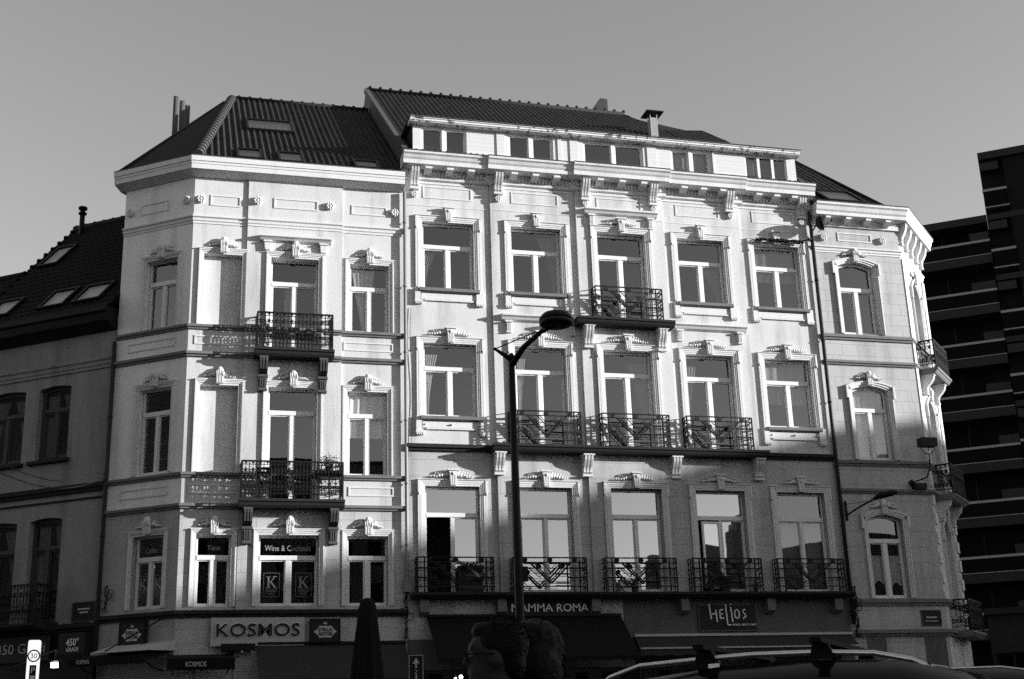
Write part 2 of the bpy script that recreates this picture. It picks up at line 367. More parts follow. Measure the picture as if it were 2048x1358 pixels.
def tiled(F, poly, w0, z0, pitch, m, name, parent, du=.25, dv=.33, amp=.035, lip=.03, sub=6):
    """pantiles on a sloping plane rising backwards from (w0,z0); poly = convex outline in (u, distance up the slope)"""
    t = R(pitch); cu, su = math.cos(t), math.sin(t)
    us = [p[0] for p in poly]; vs_ = [p[1] for p in poly]; u0, u1, v0, v1 = min(us), max(us), min(vs_), max(vs_)
    nx = int((u1-u0)/du*sub)+1; rows = int((v1-v0)/dv)+1
    bm = bmesh.new()
    for r in range(rows):
        ya, yb = v0+r*dv, v0+(r+1)*dv; prev = None
        for i in range(nx+1):
            x = u0+i*du/sub; ph = (i % sub)/sub*2*math.pi
            h = amp*(math.cos(ph)*.7+.3*math.cos(2*ph))
            a = bm.verts.new((x, ya-.03, h+lip)); b = bm.verts.new((x, yb, h)); c = bm.verts.new((x, ya-.03, h+lip-.03))
            if prev:
                f = bm.faces.new((prev[0], a, b, prev[1])); f.smooth = True
                bm.faces.new((prev[2], c, a, prev[0]))
            prev = (a, b, c)
    n = len(poly); cx = sum(us)/n; cy = sum(vs_)/n
    for i in range(n):
        a, b = poly[i], poly[(i+1) % n]; nn = Vector((b[1]-a[1], -(b[0]-a[0]), 0)).normalized()
        if nn.dot(Vector((cx-a[0], cy-a[1], 0))) > 0: nn = -nn
        bmesh.ops.bisect_plane(bm, geom=bm.verts[:]+bm.edges[:]+bm.faces[:], plane_co=(a[0], a[1], 0), plane_no=nn, clear_outer=True)
    for v in bm.verts:
        x, y, h = v.co; v.co = F.P(x, w0-y*cu+h*su, z0+y*su+h*cu)
    base = [bm.verts.new(F.P(p[0], w0-p[1]*cu-.05*su, z0+p[1]*su-.05*cu)) for p in poly]; bm.faces.new(base)
    me = bpy.data.meshes.new(name); bmesh.ops.recalc_face_normals(bm, faces=bm.faces); bm.to_mesh(me); bm.free(); me.materials.append(M[m])
    o = bpy.data.objects.new(name, me); col.objects.link(o); link(o, parent); return o
def slope_box(mb, F, u0, u1, v0, v1, h0, h1, w0, z0, pitch):
    t = R(pitch); cu, su = math.cos(t), math.sin(t); pt = lambda u, v, h: F.P(u, w0-v*cu+h*su, z0+v*su+h*cu)
    vs = [pt(u0, v0, h0), pt(u1, v0, h0), pt(u1, v1, h0), pt(u0, v1, h0), pt(u0, v0, h1), pt(u1, v0, h1), pt(u1, v1, h1), pt(u0, v1, h1)]
    return mb.add(vs, [(0, 1, 2, 3), (4, 7, 6, 5), (0, 4, 5, 1), (1, 5, 6, 2), (2, 6, 7, 3), (3, 7, 4, 0)])
def skylight(F, u0, u1, v0, v1, w0, z0, pitch, parent, fm='lamp'):
    mb = MB(); f = .07
    for a in ((u0, u0+f, v0, v1), (u1-f, u1, v0, v1), (u0+f, u1-f, v0, v0+f), (u0+f, u1-f, v1-f, v1)): slope_box(mb, F, *a, -.02, .12, w0, z0, pitch)
    o = mb.build('skylight', fm, parent)
    g = MB(); slope_box(g, F, u0+f, u1-f, v0+f, v1-f, .05, .085, w0, z0, pitch); g.build('pane', 'glassv', o); return o

def one(name, m, parent, fn, *a, **k):
    mb = MB(); fn(mb, *a, **k); return mb.build(name, m, parent)
# ---- railings
def deco_railing(F, u0, u1, zs, d, parent, w=0.0, h=1.0):
    """1930s style cage railing with V shaped bars and discs"""
    mb = MB(); r = .011; zt = zs+h
    W_ = u1-u0; um = (u0+u1)/2; fr = w+d
    def hb(z, a, b, t=.028): mb.box(F, a, b, fr-t/2, fr+t/2, z-t/2, z+t/2)
    for z, t in ((zt, .034), (zt-.13, .026), (zs+.16, .028)): hb(z, u0, u1, t)
    for z in (zs+.66, zs+.40):
        hb(z, u0, um-.5, .042); hb(z, um+.5, u1, .042); hb(z-.07, u0, um-.5, .018); hb(z-.07, um+.5, u1, .018)
    for k in (.30, .52, .24): hb(zs+k, um-.55, um+.55, .014)
    for u in (u0, u0+.2, u1-.2, u1): mb.box(F, u-.018, u+.018, fr-.018, fr+.018, zs, zt)
    b = lambda a, c, t=.028: mb.bar(F, a, c, t, fr)
    for k, t in ((0, .046), (.10, .030)):
        b((um-.58+k, zt-.13), (um+.02+k*.2, zs+.24+k*.6), t); b((um+.62-k, zt-.13), (um+.02-k*.2, zs+.24+k*.6), t)
    b((um-.28, zt-.13), (um+.02, zs+.56), .022); b((um+.34, zt-.13), (um+.02, zs+.56), .022); b((um-.2, zt-.13), (um+.02, zs+.64), .016); b((um+.25, zt-.13), (um+.02, zs+.64), .016)
    b((um-.75, zs+.52), (um-.38, zs+.14), .024); b((um-.38, zs+.14), (um-.2, zs+.32), .024); b((um-.66, zs+.52), (um-.38, zs+.24), .016); b((um-.38, zs+.24), (um-.26, zs+.36), .016)
    b((um-.85, zs+.36), (um-.52, zs+.02), .02)
    for u in (um-.72, um, um+.72): mb.disc(F, u, fr-.02, fr+.025, zt-.065, .072)
    for u in (um-.32, um+.3): mb.disc(F, u, fr-.02, fr+.03, zs+.70, .064)
    for u in (u0, u1):
        for z, t in ((zt, .026), (zt-.13, .02), (zs+.66, .026), (zs+.55, .014), (zs+.40, .026), (zs+.28, .014), (zs+.16, .02)):
            mb.box(F, u-t/2, u+t/2, w, fr, z-t/2, z+t/2)
        for ww in (w+.02, w+d*.5): mb.box(F, u-.01, u+.01, ww-.01, ww+.01, zs, zt)
        for k in range(5):   # slanting infill on the cage sides
            z = zs+.08+k*.18; P = F.P; mb.tube([P(u, w, z), P(u, fr, z+.12)], .013, 4)
    return mb.build('railing', 'iron', parent)
def scroll_side(mb, F, u0, u1, wf, zs, h, along='u', usel=None):
    """cast iron scroll pattern in one vertical panel. along u at depth wf, or along w at u=usel"""
    G = F if along == 'u' else Frame(F.P(usel, 0, 0)[:2], F.N[:2])
    w_ = wf if along == 'u' else 0.0
    n = max(1, round((u1-u0)/.41)); s = (u1-u0)/n; zt = zs+h
    for z, t in ((zt-.02, .045), (zt-.11, .016), (zs+.235, .014), (zs+.14, .022)): mb.box(G, u0, u1, w_-t*.5, w_+t*.5, z-t/2, z+t/2)
    for i in range(2*n+1):
        u = u0+i*s/2; mb.box(G, u-.012, u+.012, w_-.012, w_+.012, zs+.12 if i not in (0, 2*n) else zs, zt)
    for i in range(2*n):
        c = u0+(i+.5)*s/2; e = s*.25
        if True:
            mb.box(G, c-.006, c+.006, w_-.006, w_+.006, zs+.04, zt-.1)
            for z in (zt-.065, ): mb.box(G, c-.035, c+.035, w_-.014, w_+.014, z-.012, z+.012); mb.box(G, c-.012, c+.012, w_-.014, w_+.014, z-.035, z+.035)
            mb.ext(G, w_-.014, w_+.014, [(c-.03, zs+h*.80), (c+.03, zs+h*.80), (c+.012, zs+h*.66), (c-.012, zs+h*.66)])
            mb.ext(G, w_-.012, w_+.012, [(c-.02, zs+h*.56), (c, zs+h*.61), (c+.02, zs+h*.56), (c, zs+h*.50)])
            for sg in (-1, 1):
                mb.ring(G, c+sg*e*.58, w_, zs+h*.73, e*.36, .013, 8)
                mb.ring(G, c+sg*e*.5, w_, zs+h*.32, e*.42, .014, 8); mb.ring(G, c+sg*e*.5, w_, zs+h*.32, e*.18, .010, 6)
                mb.bar(G, (c, zs+h*.5), (c+sg*e*.75, zs+h*.40), .014, w_); mb.bar(G, (c, zs+h*.22), (c+sg*e*.4, zs+h*.27), .014, w_)
        if i % 2: mb.box(G, c-e*.7-s*.25+e*.3, c-s*.25+e*.4, w_-.013, w_+.013, zs+h*.42, zs+h*.445)
def scroll_railing(F, u0, u1, zs, d, parent, w=0.0, h=1.03):
    mb = MB(); scroll_side(mb, F, u0, u1, w+d, zs, h)
    for u in (u0, u1): scroll_side(mb, F, w, w+d, 0, zs, h, 'w', u)
    for u in (u0, u1): mb.box(F, u-.022, u+.022, w+d-.022, w+d+.022, zs, zs+h)
    return mb.build('railing', 'iron', parent)
def slab(mb, F, u0, u1, d, z1, w=0.0, th=.2):
    mb.prof(F, u0, u1, [(w-.01, z1), (w+d, z1), (w+d, z1-.07), (w+d-.04, z1-.09), (w+d-.07, z1-th*.75), (w+d-.12, z1-th), (w-.01, z1-th)])
# ================================================================== setting
def ground():
    g = MB(); g.quad((-300, -300, 0), (400, -300, 0), (400, 400, 0), (-300, 400, 0)); struct(g.build('road', 'asphalt'))
    # raised pavements with kerbs, in front of the facades and around the camera
    p = MB(); k = MB()
    pts = [FL.P(-14, 0, 0), FL.P(LEN, 0, 0), FA.P(22.74, 0, 0), FC.P(12, 0, 0), FC.P(12, 3.2, 0), FA.P(24.06, 3.2, 0), FA.P(-.8, 3.2, 0), FL.P(-14, 3.2, 0)]
    n = len(pts); p.add([v+Vector((0, 0, .13)) for v in pts]+[v+Vector((0, 0, -.05)) for v in pts], [tuple(range(n))]+[(i, (i+1) % n, n+(i+1) % n, n+i) for i in range(n)])
    struct(p.build('pavement', 'paving'))
    kk = [FL.P(-14, 3.2, 0), FA.P(-.8, 3.2, 0), FA.P(24.06, 3.2, 0), FC.P(12, 3.2, 0)]
    for a, b in zip(kk, kk[1:]):
        d = (b-a).normalized(); nn = Vector((d.y, -d.x, 0))*.15
        k.add([a, b, b+nn, a+nn]+[v+Vector((0, 0, .134)) for v in (a, b, b+nn, a+nn)], [(0, 1, 2, 3), (4, 7, 6, 5), (0, 4, 5, 1), (1, 5, 6, 2), (2, 6, 7, 3), (3, 7, 4, 0)])
    struct(k.build('kerb', 'kerb'))
    q = MB(); q.box(FA, -30, 1.6, 26.5, 50, -.05, .13); struct(q.build('terrace_paving', 'paving'))
ground()

# ================================================================== white corner building (left)
A = thing('corner_house', 'white corner house on the left with ribbed hip roof, blind windows and scrolled iron balconies', 'house', (3, 3, 0))
opsA = [(2.46, 3.80, 11.80, 14.68), (4.71, 5.84, 12.58, 14.65), (2.47, 3.81, 7.60, 10.86), (4.66, 5.79, 8.42, 10.83),
        (.70, 1.61, 4.90, 6.77), (2.32, 3.92, 4.90, 6.77), (4.68, 5.80, 4.90, 6.77)]
niche = [(.60, 1.66, 12.58, 14.70), (.64, 1.66, 8.42, 10.87)]
S1, S2, PJ = 1.77, 4.47, .06
def part_ops(ops, a, b): return [o for o in ops if a <= (o[0]+o[1])/2 <= b]
for zlo, zhi, mname in ((7.5, 17.3, 'stucco'), (3.0, 7.5, 'rust')):
    mb = MB()
    for a, b, p in ((.26, S1, 0), (S1, S2, PJ), (S2, 6.31, 0)):
        wall(mb, FA, a, b, zlo, zhi, part_ops([o for o in opsA+niche if o[2] < zhi and o[3] > zlo], a, b), p, -.30)
    for u in (S1, S2): mb.quad(FA.P(u, 0, zlo), FA.P(u, PJ, zlo), FA.P(u, PJ, zhi), FA.P(u, 0, zhi))
    mb.build('wall', mname, A)
for o in niche: one('blind_window_infill', 'stucco', A, MB.quad, FA.P(o[0], -.20, o[2]), FA.P(o[1], -.20, o[2]), FA.P(o[1], -.20, o[3]), FA.P(o[0], -.20, o[3]))
opsL = [(.89, 1.95, 12.60, 14.66), (.89, 1.95, 8.48, 10.88), (.94, 1.93, 4.90, 6.82)]
mb = MB(); wall(mb, FL, 0, LEN, 7.5, 17.3, opsL[:2], 0, -.30); mb.build('side_wall', 'stucco_l', A)
mb = MB(); wall(mb, FL, 0, LEN, 3.0, 7.5, opsL[2:], 0, -.30); mb.build('side_wall', 'rust_l', A)
# ground floor + back of the building + floors
mb = MB(); mb.quad(FA.P(.26, 0, 3.0), FA.P(.26, 0, 2.6), FA.P(6.31, 0, 2.6), FA.P(6.31, 0, 3.0)); mb.quad(FL.P(0, 0, 2.6), FL.P(LEN, 0, 2.6), FL.P(LEN, 0, 3), FL.P(0, 0, 3)); mb.build('shopfront_beam', 'shopgrey', A)
for (F, a, b) in ((FA, .3, .6), (FA, 2.9, 3.3), (FA, 5.9, 6.31), (FL, 0, .35), (FL, 2.1, 2.4)): one('shopfront_pier', 'shopgrey', A, MB.box, F, a, b, -.3, 0, .13, 2.6)
mb = MB(); mb.quad(FA.P(.26, -.25, .13), FA.P(6.31, -.25, .13), FA.P(6.31, -.25, 2.6), FA.P(.26, -.25, 2.6)); mb.quad(FL.P(0, -.25, .13), FL.P(LEN, -.25, .13), FL.P(LEN, -.25, 2.6), FL.P(0, -.25, 2.6)); mb.build('shop_window', 'glassd', A)
Lb = FL.P(0, -9, 0)
mb = MB()
foot = [FL.P(.02, -.42, 0), FL.P(LEN-.12, -.42, 0), FA.P(6.29, -.42, 0), FA.P(6.29, -9, 0), Lb]
for z in (.1, 2.9, 7.0, 11.2, 15.2, 17.3): mb.add([p+Vector((0, 0, z)) for p in foot], [tuple(range(5))])
mb.add([p+Vector((0, 0, z)) for z in (0, 17.3) for p in (FL.P(.1, -3.2, 0), FL.P(LEN, -3.2, 0), FA.P(6.28, -3.2, 0))], [(0, 1, 4, 3), (1, 2, 5, 4)])
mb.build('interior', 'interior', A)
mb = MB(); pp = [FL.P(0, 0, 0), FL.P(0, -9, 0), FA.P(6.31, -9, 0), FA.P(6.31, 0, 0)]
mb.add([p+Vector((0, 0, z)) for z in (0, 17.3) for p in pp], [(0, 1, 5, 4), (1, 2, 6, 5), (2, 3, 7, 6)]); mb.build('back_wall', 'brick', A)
# string courses and sills, mitred round the corner (37 degree turn)
T37 = math.tan(R(18.5)); g = MB(); wmb = MB()
for z0, z1, d in ((12.45, 12.58, .10), (11.66, 11.80, .11), (8.30, 8.43, .10), (7.46, 7.59, .11), (4.62, 4.79, .14)):
    g = MB(); band(g, FL, 0, LEN, z0, z1, d, 0, 0, T37)
    band(g, FA, .26, S1, z0, z1, d, 0, -T37, 0); band(g, FA, S1, S2, z0, z1, d, PJ); band(g, FA, S2, 6.28, z0, z1, d)
    g.build('string_course', 'bluestone' if z0 < 5 else 'greystone', A)
strings(wmb, FL, 0, LEN, 15.60, 15.83, 0, 0, T37); strings(wmb, FA, .26, S1, 15.60, 15.83, 0, -T37, 0); strings(wmb, FA, S1, S2, 15.60, 15.83, PJ); strings(wmb, FA, S2, 6.28, 15.60, 15.83, 0); wmb.build('string_course', 'trim', A)
for a in ((.71, 1.56, 16.17, 16.50, 0), (2.49, 3.76, 16.20, 16.52, PJ), (4.74, 5.79, 16.20, 16.50, 0), (.43, 1.70, 12.02, 12.28, 0), (4.54, 5.96, 12.02, 12.28, 0), (.43, 1.70, 7.86, 8.12, 0), (4.70, 5.96, 7.86, 8.12, 0)): one('wall_panel', 'trim', A, panel, FA, *a[:4], a[4])
for a in ((.55, 1.55, 16.15, 16.48), (.4, 2.0, 12.02, 12.28), (.4, 2.0, 7.86, 8.12)): one('wall_panel', 'trim', A, panel, FL, *a)
for u, z, p, F in ((.44, 16.33, 0, FA), (2.02, 16.38, PJ, FA), (4.10, 16.37, PJ, FA), (6.01, 16.33, 0, FA), (.22, 16.3, 0, FL), (2.18, 16.33, 0, FL)): one('rosette', 'trim', A, rosette, F, u, z, p)
# box gutter
mb = MB(); pr = [(-.05, 17.02), (.05, 17.02), (.30, 17.12), (.33, 17.14), (.36, 17.14), (.36, 17.28), (.375, 17.29), (.375, 17.36), (.40, 17.37), (.40, 17.52), (.30, 17.52), (-.2, 17.30), (-.2, 17.02)]
mb.prof(FL, -.16, LEN, pr, 0, T37); mb.prof(FA, .26, 6.27, pr, -T37, 0); mb.build('box_gutter', 'trim', A)
mb = MB(); pr2 = [(.28, 17.50), (.41, 17.522), (.41, 17.545), (.28, 17.545)]; mb.prof(FL, -.17, LEN, pr2, 0, T37); mb.prof(FA, .26, 6.28, pr2, -T37, 0); mb.build('gutter_edge', 'lead', A)

def surroundA(F, o, p, parent, hood=False, sill=True, seed=1, key=True, side=.12):
    a, b, z0, z1 = o; mb = MB()
    for k, (s_, d) in enumerate(((0, .022), (.055, .040), (side-.02, .058))):
        e = [(0, .055), (.055, side-.02), (side-.02, side+.02)][k]
        mb.box(F, a-e[1], a-e[0], p-.005, p+d, z0, z1+e[0]); mb.box(F, b+e[0], b+e[1], p-.005, p+d, z0, z1+e[0])
        mb.box(F, a-e[1], b+e[1], p-.005, p+d, z1+e[0], z1+e[1]+.0)
    mb.box(F, a-side-.04, b+side+.04, p-.005, p+.075, z1+side+.02, z1+side+.05)
    if hood:
        zz = z1+.60; mb.prof(F, a-.34, b+.34, [(p-.01, zz+.06), (p+.20, zz+.04), (p+.20, zz-.02), (p+.15, zz-.05), (p+.10, zz-.10), (p+.04, zz-.13), (p-.01, zz-.13)])
        for u in (a-.12, b+.12): mb.ext(F, p-.005, p+.10, [(u-.07, zz-.4), (u+.07, zz-.4), (u+.1, zz-.13), (u-.1, zz-.13)]); mb.box(F, u-.12, u+.12, p, p+.13, zz-.17, zz-.12)
    o_ = mb.build('surround', 'trim', parent)
    if key:
        k = MB(); shell_key(k, F, (a+b)/2, z1+.02, z1+.52, p+.06); garland(k, F, (a+b)/2, z1+side+.06, p+.02, .40, seed); k.build('keystone', 'trim', parent)
    return o_
surr = {}
for i, o in enumerate(niche): surroundA(FA, o, 0, A, seed=i)
WA = []
for i, o in enumerate(opsA):
    p = PJ if S1 < (o[0]+o[1])/2 < S2 else 0
    zt = {14.68: 13.90, 14.65: 13.88, 10.86: 10.12, 10.83: 10.10, 6.77: 6.13}[o[3]]
    gm = 'glassd' if o[3] < 7 else 'glass'
    W_ = sash(FA, o[0]+.01, o[1]-.01, o[2], o[3], zt, -.16, A, gm=gm, fr=.045, leaf=.035, mu=.13 if o[3] < 7 else .10, tr=.12); WA.append(W_)
    surroundA(FA, o, p, W_, hood=(i == 0), seed=i+5)
for i, o in enumerate(opsL):
    zt = (13.93, 10.13, 6.15)[i]
    W_ = sash(FL, o[0]+.02, o[1]-.02, o[2], o[3], zt, -.16, A, gm='glassd' if i == 2 else 'glass', mu=.09, fr=.045, leaf=.035); WA.append(W_)
    surroundA(FL, o, 0, W_, seed=i+20, side=.10)
drape(FA, 4.78, 5.7, 12.65, 14.6, -.30, WA[1], shape='sway')
drape(FA, 4.72, 5.75, 9.55, 10.8, -.27, WA[3], 'blind'); drape(FA, 2.9, 3.05, 11.9, 13.9, -.5, WA[0])
for i in (): drape(FL, .98, 1.38, opsL[i-7][2]+.9, opsL[i-7][3]-.8, -.32, WA[i]); drape(FL, 1.5, 1.88, opsL[i-7][2]+.9, opsL[i-7][3]-.8, -.32, WA[i])
# lettering on the first floor panes
def decal_k(F, u, z, s, parent):
    mb = MB(); w_ = -.195
    def b(x0, x1, y0, y1): mb.box(F, u+x0*s, u+x1*s, w_, w_+.004, z+y0*s, z+y1*s)
    for a in ((-.5, .5, .62, .635), (-.5, .5, -.85, -.835), (-.5, -.485, -.85, .635), (.485, .5, -.85, .635)): b(*a)
    b(-.24, -.14, -.3, .42); b(-.32, -.06, .38, .42); b(-.32, -.06, -.32, -.28)
    mb.bar(F, (u-.14*s, z-.02*s), (u+.2*s, z+.4*s), .05*s, w_+.001); mb.bar(F, (u-.06*s, z+.06*s), (u+.24*s, z-.3*s), .10*s, w_+.001)
    b(.08, .32, .38, .42); b(.1, .36, -.32, -.28); b(-.36, .36, -.44, -.42)
    mb.build('decal', 'decal', parent)
    text('decal_lettering', 'KOSMOS', F, u-.33*s, u+.33*s, z-.58*s, z-.49*s, w_, 'decal', parent, ext=.003); text('decal_lettering', 'PLACE', F, u-.2*s, u+.2*s, z-.72*s, z-.63*s, w_, 'decal', parent, ext=.003)
decal_k(FA, 2.70, 5.53, .42, WA[5]); decal_k(FA, 3.54, 5.53, .42, WA[5]); decal_k(FL, 1.19, 5.55, .38, WA[9]); decal_k(FL, 1.67, 5.55, .38, WA[9])
text('transom_lettering', 'Wine & Cocktails', FA, 2.50, 3.72, 6.38, 6.53, -.19, 'decal', WA[5], ext=.003)
text('transom_lettering', 'Tapas', FA, 1.0, 1.33, 6.36, 6.52, -.19, 'decal', WA[4], ext=.003)
text('transom_lettering', 'Coffee', FL, 1.22, 1.62, 6.38, 6.52, -.19, 'decal', WA[9], ext=.003)
# balconies
def corbelA(parent, F, u, z1, p, two=True):
    mb = MB()
    mb.prof(F, u-.12, u+.12, [(p, z1), (p+.40, z1), (p+.40, z1-.12), (p+.30, z1-.34), (p+.14, z1-.44), (p, z1-.46)])
    for k in (-.075, 0, .075): mb.prof(F, u+k-.022, u+k+.022, [(p, z1-.05), (p+.43, z1-.05), (p+.43, z1-.14), (p+.33, z1-.36), (p+.1, z1-.47), (p, z1-.47)])
    mb.box(F, u-.14, u+.14, p, p+.16, z1-.54, z1-.47); mb.ext(F, p, p+.12, [(u-.1, z1-.86), (u+.1, z1-.86), (u+.12, z1-.54), (u-.12, z1-.54)])
    for k in (-.06, 0, .06): mb.box(F, u+k-.016, u+k+.016, p+.12, p+.145, z1-.82, z1-.58)
    mb.box(F, u-.12, u+.12, p, p+.14, z1-.92, z1-.86)
    return mb.build('corbel', 'corbelstone', parent)
for (a, b, z, cs) in ((2.04, 4.22, 11.86, (2.30, 3.94)), (1.74, 4.54, 7.66, (2.00, 4.28))):
    mb = MB(); slab(mb, FA, a, b, .52, z, PJ, .22); B_ = mb.build('balcony', 'bluestone', A)
    scroll_railing(FA, a+.06, b-.06, z, .46, B_, PJ)
    for u in cs: corbelA(B_, FA, u, z-.22, PJ)
# roof
def polyroof(name, pts, m, parent): mb = MB(); mb.quad(*[Vector(p) for p in pts]); return mb.build(name, m, parent)
PA, SL = 38.0, 7.66/math.cos(R(38))
apex_v = 7.55/math.cos(R(38))
zr = 17.5+apex_v*math.sin(R(38))
RA = tiled(FA, [(.30, 0), (6.28, 0), (6.30, apex_v), (1.46, apex_v)], .30, 17.5, PA, 'tile', 'roof', A, du=.19, dv=.34, amp=.046, lip=.03)
apex = Vector((1.46, 7.25, zr)); cornr = Vector((.30, -.30, 17.52)); lend = FL.P(-.10, .28, 17.52); apex2 = Vector((1.20, 7.6, zr+.05))
polyroof('side_roof', [lend, cornr, apex, apex2], 'tileD', A)
polyroof('back_roof', [lend, apex2, apex, Vector((6.3, 7.25, zr)), Vector((6.3, 10, 17.5)), Vector((3.2, 9, 17.5))], 'tileD', A)
mb = MB(); N_ = 26
for i in range(N_):
    t0, t1 = i/N_, (i+1.12)/N_; a = cornr.lerp(apex, t0); b = cornr.lerp(apex, min(1, t1)); mb.tube([a+Vector((0, 0, .05)), b+Vector((0, 0, .04))], [.165, .135], 10)
mb.build('hip_tiles', mat('hip_tile', .06, .8, .15, 6, .3, 30), A)
mb = MB(); mb.tube([apex+Vector((0, 0, .04)), Vector((6.3, 7.25, zr+.04))], .10, 8)
for i in range(13): mb.ball((1.7+i*.37, 7.22, zr+.12), .06, .06, .05)
mb.tube([lend+Vector((0, 0, .04)), apex2], .05, 6)
mb.build('ridge_tiles', 'tileD', A)
def vs(y): return (y+.30)/math.cos(R(38))
skylight(FA, 1.80, 3.30, vs(3.05), vs(4.35), .30, 17.5, PA, A); skylight(FA, 1.39, 2.13, vs(-.25), vs(.68), .30, 17.5, PA, A); skylight(FA, 2.58, 3.33, vs(-.28), vs(.68), .30, 17.5, PA, A); skylight(FA, 4.80, 5.56, vs(-.28), vs(.46), .30, 17.5, PA, A)
mb = MB()
def at(px, py, d):
    x = (px-1024)/2587.0; y = -(py-679)/2587.0; v = rt*x+up*y+fwd; h = math.hypot(v.x, v.y); return CAMP+v/h*d
for k, (x, yt, yb) in enumerate(((353, 192, 285), (365, 201, 270), (375, 210, 262))):
    b = at(x, yt+2, 41.5+k*.5); a = Vector((b.x, b.y, 20.0)); mb.tube([a, b], .095, 12)
mb.build('flue_pipes', 'lead', A)
q0, q1, q2 = at(353, 276, 41.5), at(364, 268, 42.0), at(375, 260, 42.5); FS = Frame(q0[:2], (q2-q0)[:2]); Ls = (Vector((q2.x, q2.y, 0))-Vector((q0.x, q0.y, 0))).length
one('chimney_stack', 'tileD', A, MB.box, FS, -.13, Ls+.13, -.16, .16, 12.0, q0.z)
# neighbour's raised party verge between both roofs is part of the tall house

# ================================================================== tall five-bay house (middle)
B = thing('tall_house', 'tall white middle house with five bays, a boarded attic row and two restaurants below', 'house', (13, 3, 0))
CX = [7.62, 10.32, 13.02, 15.67, 18.30]; HW = .78
SEG = [(6.31, 8.92, 0), (8.92, 11.60, .07), (11.60, 14.44, .14), (14.44, 17.06, .07), (17.06, 19.54, 0)]
opsB = []
for i, c in enumerate(CX):
    opsB.append((c-HW, c+HW, 14.03 if i != 2 else 13.26, 16.15, 3, i)); opsB.append((c-HW, c+HW, 10.18 if i in (0, 4) else 9.36, 12.37, 2, i)); opsB.append((c-HW, c+HW, 5.24, 8.19, 1, i))
for zlo, zhi, mname in ((9.2, 18.2, 'stucco'), (4.0, 9.2, 'rustB')):
    mb = MB()
    if zlo < 5: wall(mb, FA, 6.31, 19.54, zlo, 5.06, [], 0, -.34); zlo = 5.06
    for a, b, p in SEG: wall(mb, FA, a, b, zlo, zhi, part_ops([o[:4] for o in opsB if o[2] < zhi and o[3] > zlo], a, b), p, -.34)
    for (a, b, p), (c, d, q) in zip(SEG, SEG[1:]): mb.quad(FA.P(b, p, zlo), FA.P(b, q, zlo), FA.P(b, q, zhi), FA.P(b, p, zhi))
    mb.build('wall', mname, B)
for a, b in ((6.31, 6.75), (12.45, 12.75), (19.1, 19.54)): one('shopfront_pier', 'shopgrey', B, MB.box, FA, a, b, -.3, 0, .13, 4.0)
one('shopfront_beam', 'shopgrey', B, MB.box, FA, 6.752, 12.448, -.3, -.02, 3.2, 3.998); one('shopfront_beam', 'shopgrey', B, MB.box, FA, 12.752, 19.098, -.3, -.02, 3.4, 3.998)
mb = MB(); mb.quad(FA.P(6.31, -.25, .13), FA.P(19.54, -.25, .13), FA.P(19.54, -.25, 3.5), FA.P(6.31, -.25, 3.5)); mb.build('shop_window', 'glassd', B)
mb = MB()
for z in (.1, 4.2, 8.6, 12.8, 18.1): mb.quad(FA.P(6.33, -.45, z), FA.P(19.5, -.45, z), FA.P(19.5, -9, z), FA.P(6.33, -9, z))
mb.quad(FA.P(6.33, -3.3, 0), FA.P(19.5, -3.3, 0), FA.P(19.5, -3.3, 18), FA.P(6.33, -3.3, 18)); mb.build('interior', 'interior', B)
mb = MB()
ridge_y, ridge_z = 8.07, 24.68
gab = lambda x: [Vector((x, 0, 17.2)), Vector((x, .2, 18.35)), Vector((x, ridge_y, ridge_z-.05)), Vector((x, 16, 18.3)), Vector((x, 16, 0)), Vector((x, 0, 0))]
mb.add(gab(6.33), [tuple(range(6))]); mb.add([Vector((19.52, 0, 0)), Vector((19.52, 0, 18.2)), Vector((19.52, 16, 18.2)), Vector((19.52, 16, 0)), Vector((6.33, 16, 0)), Vector((6.33, 16, 18.3))], [(0, 1, 2, 3), (3, 2, 5, 4)]); mb.build('party_wall', 'lead', B)
# attic / dormer storey
dw = [(6.86, 8.30, 18.24, 19.375, 2), (9.60, 11.08, 18.24, 19.375, 2), (12.04, 14.07, 18.24, 19.375, 2), (15.00, 16.38, 18.24, 19.375, 2), (17.60, 19.08, 18.24, 19.375, 3)]
mb = MB(); wall(mb, FA, 6.62, 19.40, 18.15, 19.45, [d[:4] for d in dw], -.20, -.38)
for a, b in ((9.25, 9.5), (11.22, 11.34), (11.62, 11.9), (14.2, 14.52), (16.45, 16.5)): mb.box(FA, a, b, -.21, -.17, 18.15, 19.41)
mb.build('dormer_wall', 'clap', B)
for u in (6.64, 19.38): mb = MB(); mb.add([FA.P(u, -.28, 18.2), FA.P(u, -.28, 19.4), FA.P(u, -2.1, 19.6), FA.P(u, -.2, 18.2)], [(0, 1, 2, 3)]); mb.build('dormer_cheek', 'tileD', B)
mb = MB(); mb.add([FA.P(6.64, -.28, 18.2), FA.P(6.63, -.28, 19.4), FA.P(6.63, -1.9, 19.6)], [(0, 1, 2)]); mb.build('dormer_cheek', 'tileD', B)
mb = MB(); mb.prof(FA, 6.50, 19.48, [(-.35, 19.40), (.0, 19.40), (.03, 19.42), (.03, 19.44), (.06, 19.45), (.06, 19.51), (.09, 19.52), (.09, 19.56), (-.35, 19.56)]); mb.build('dormer_fascia', 'fascia', B)
mb = MB(); mb.prof(FA, 6.47, 19.50, [(-2.2, 19.60), (.12, 19.555), (.12, 19.58), (-2.2, 19.66)]); mb.build('dormer_roof', 'lead', B)
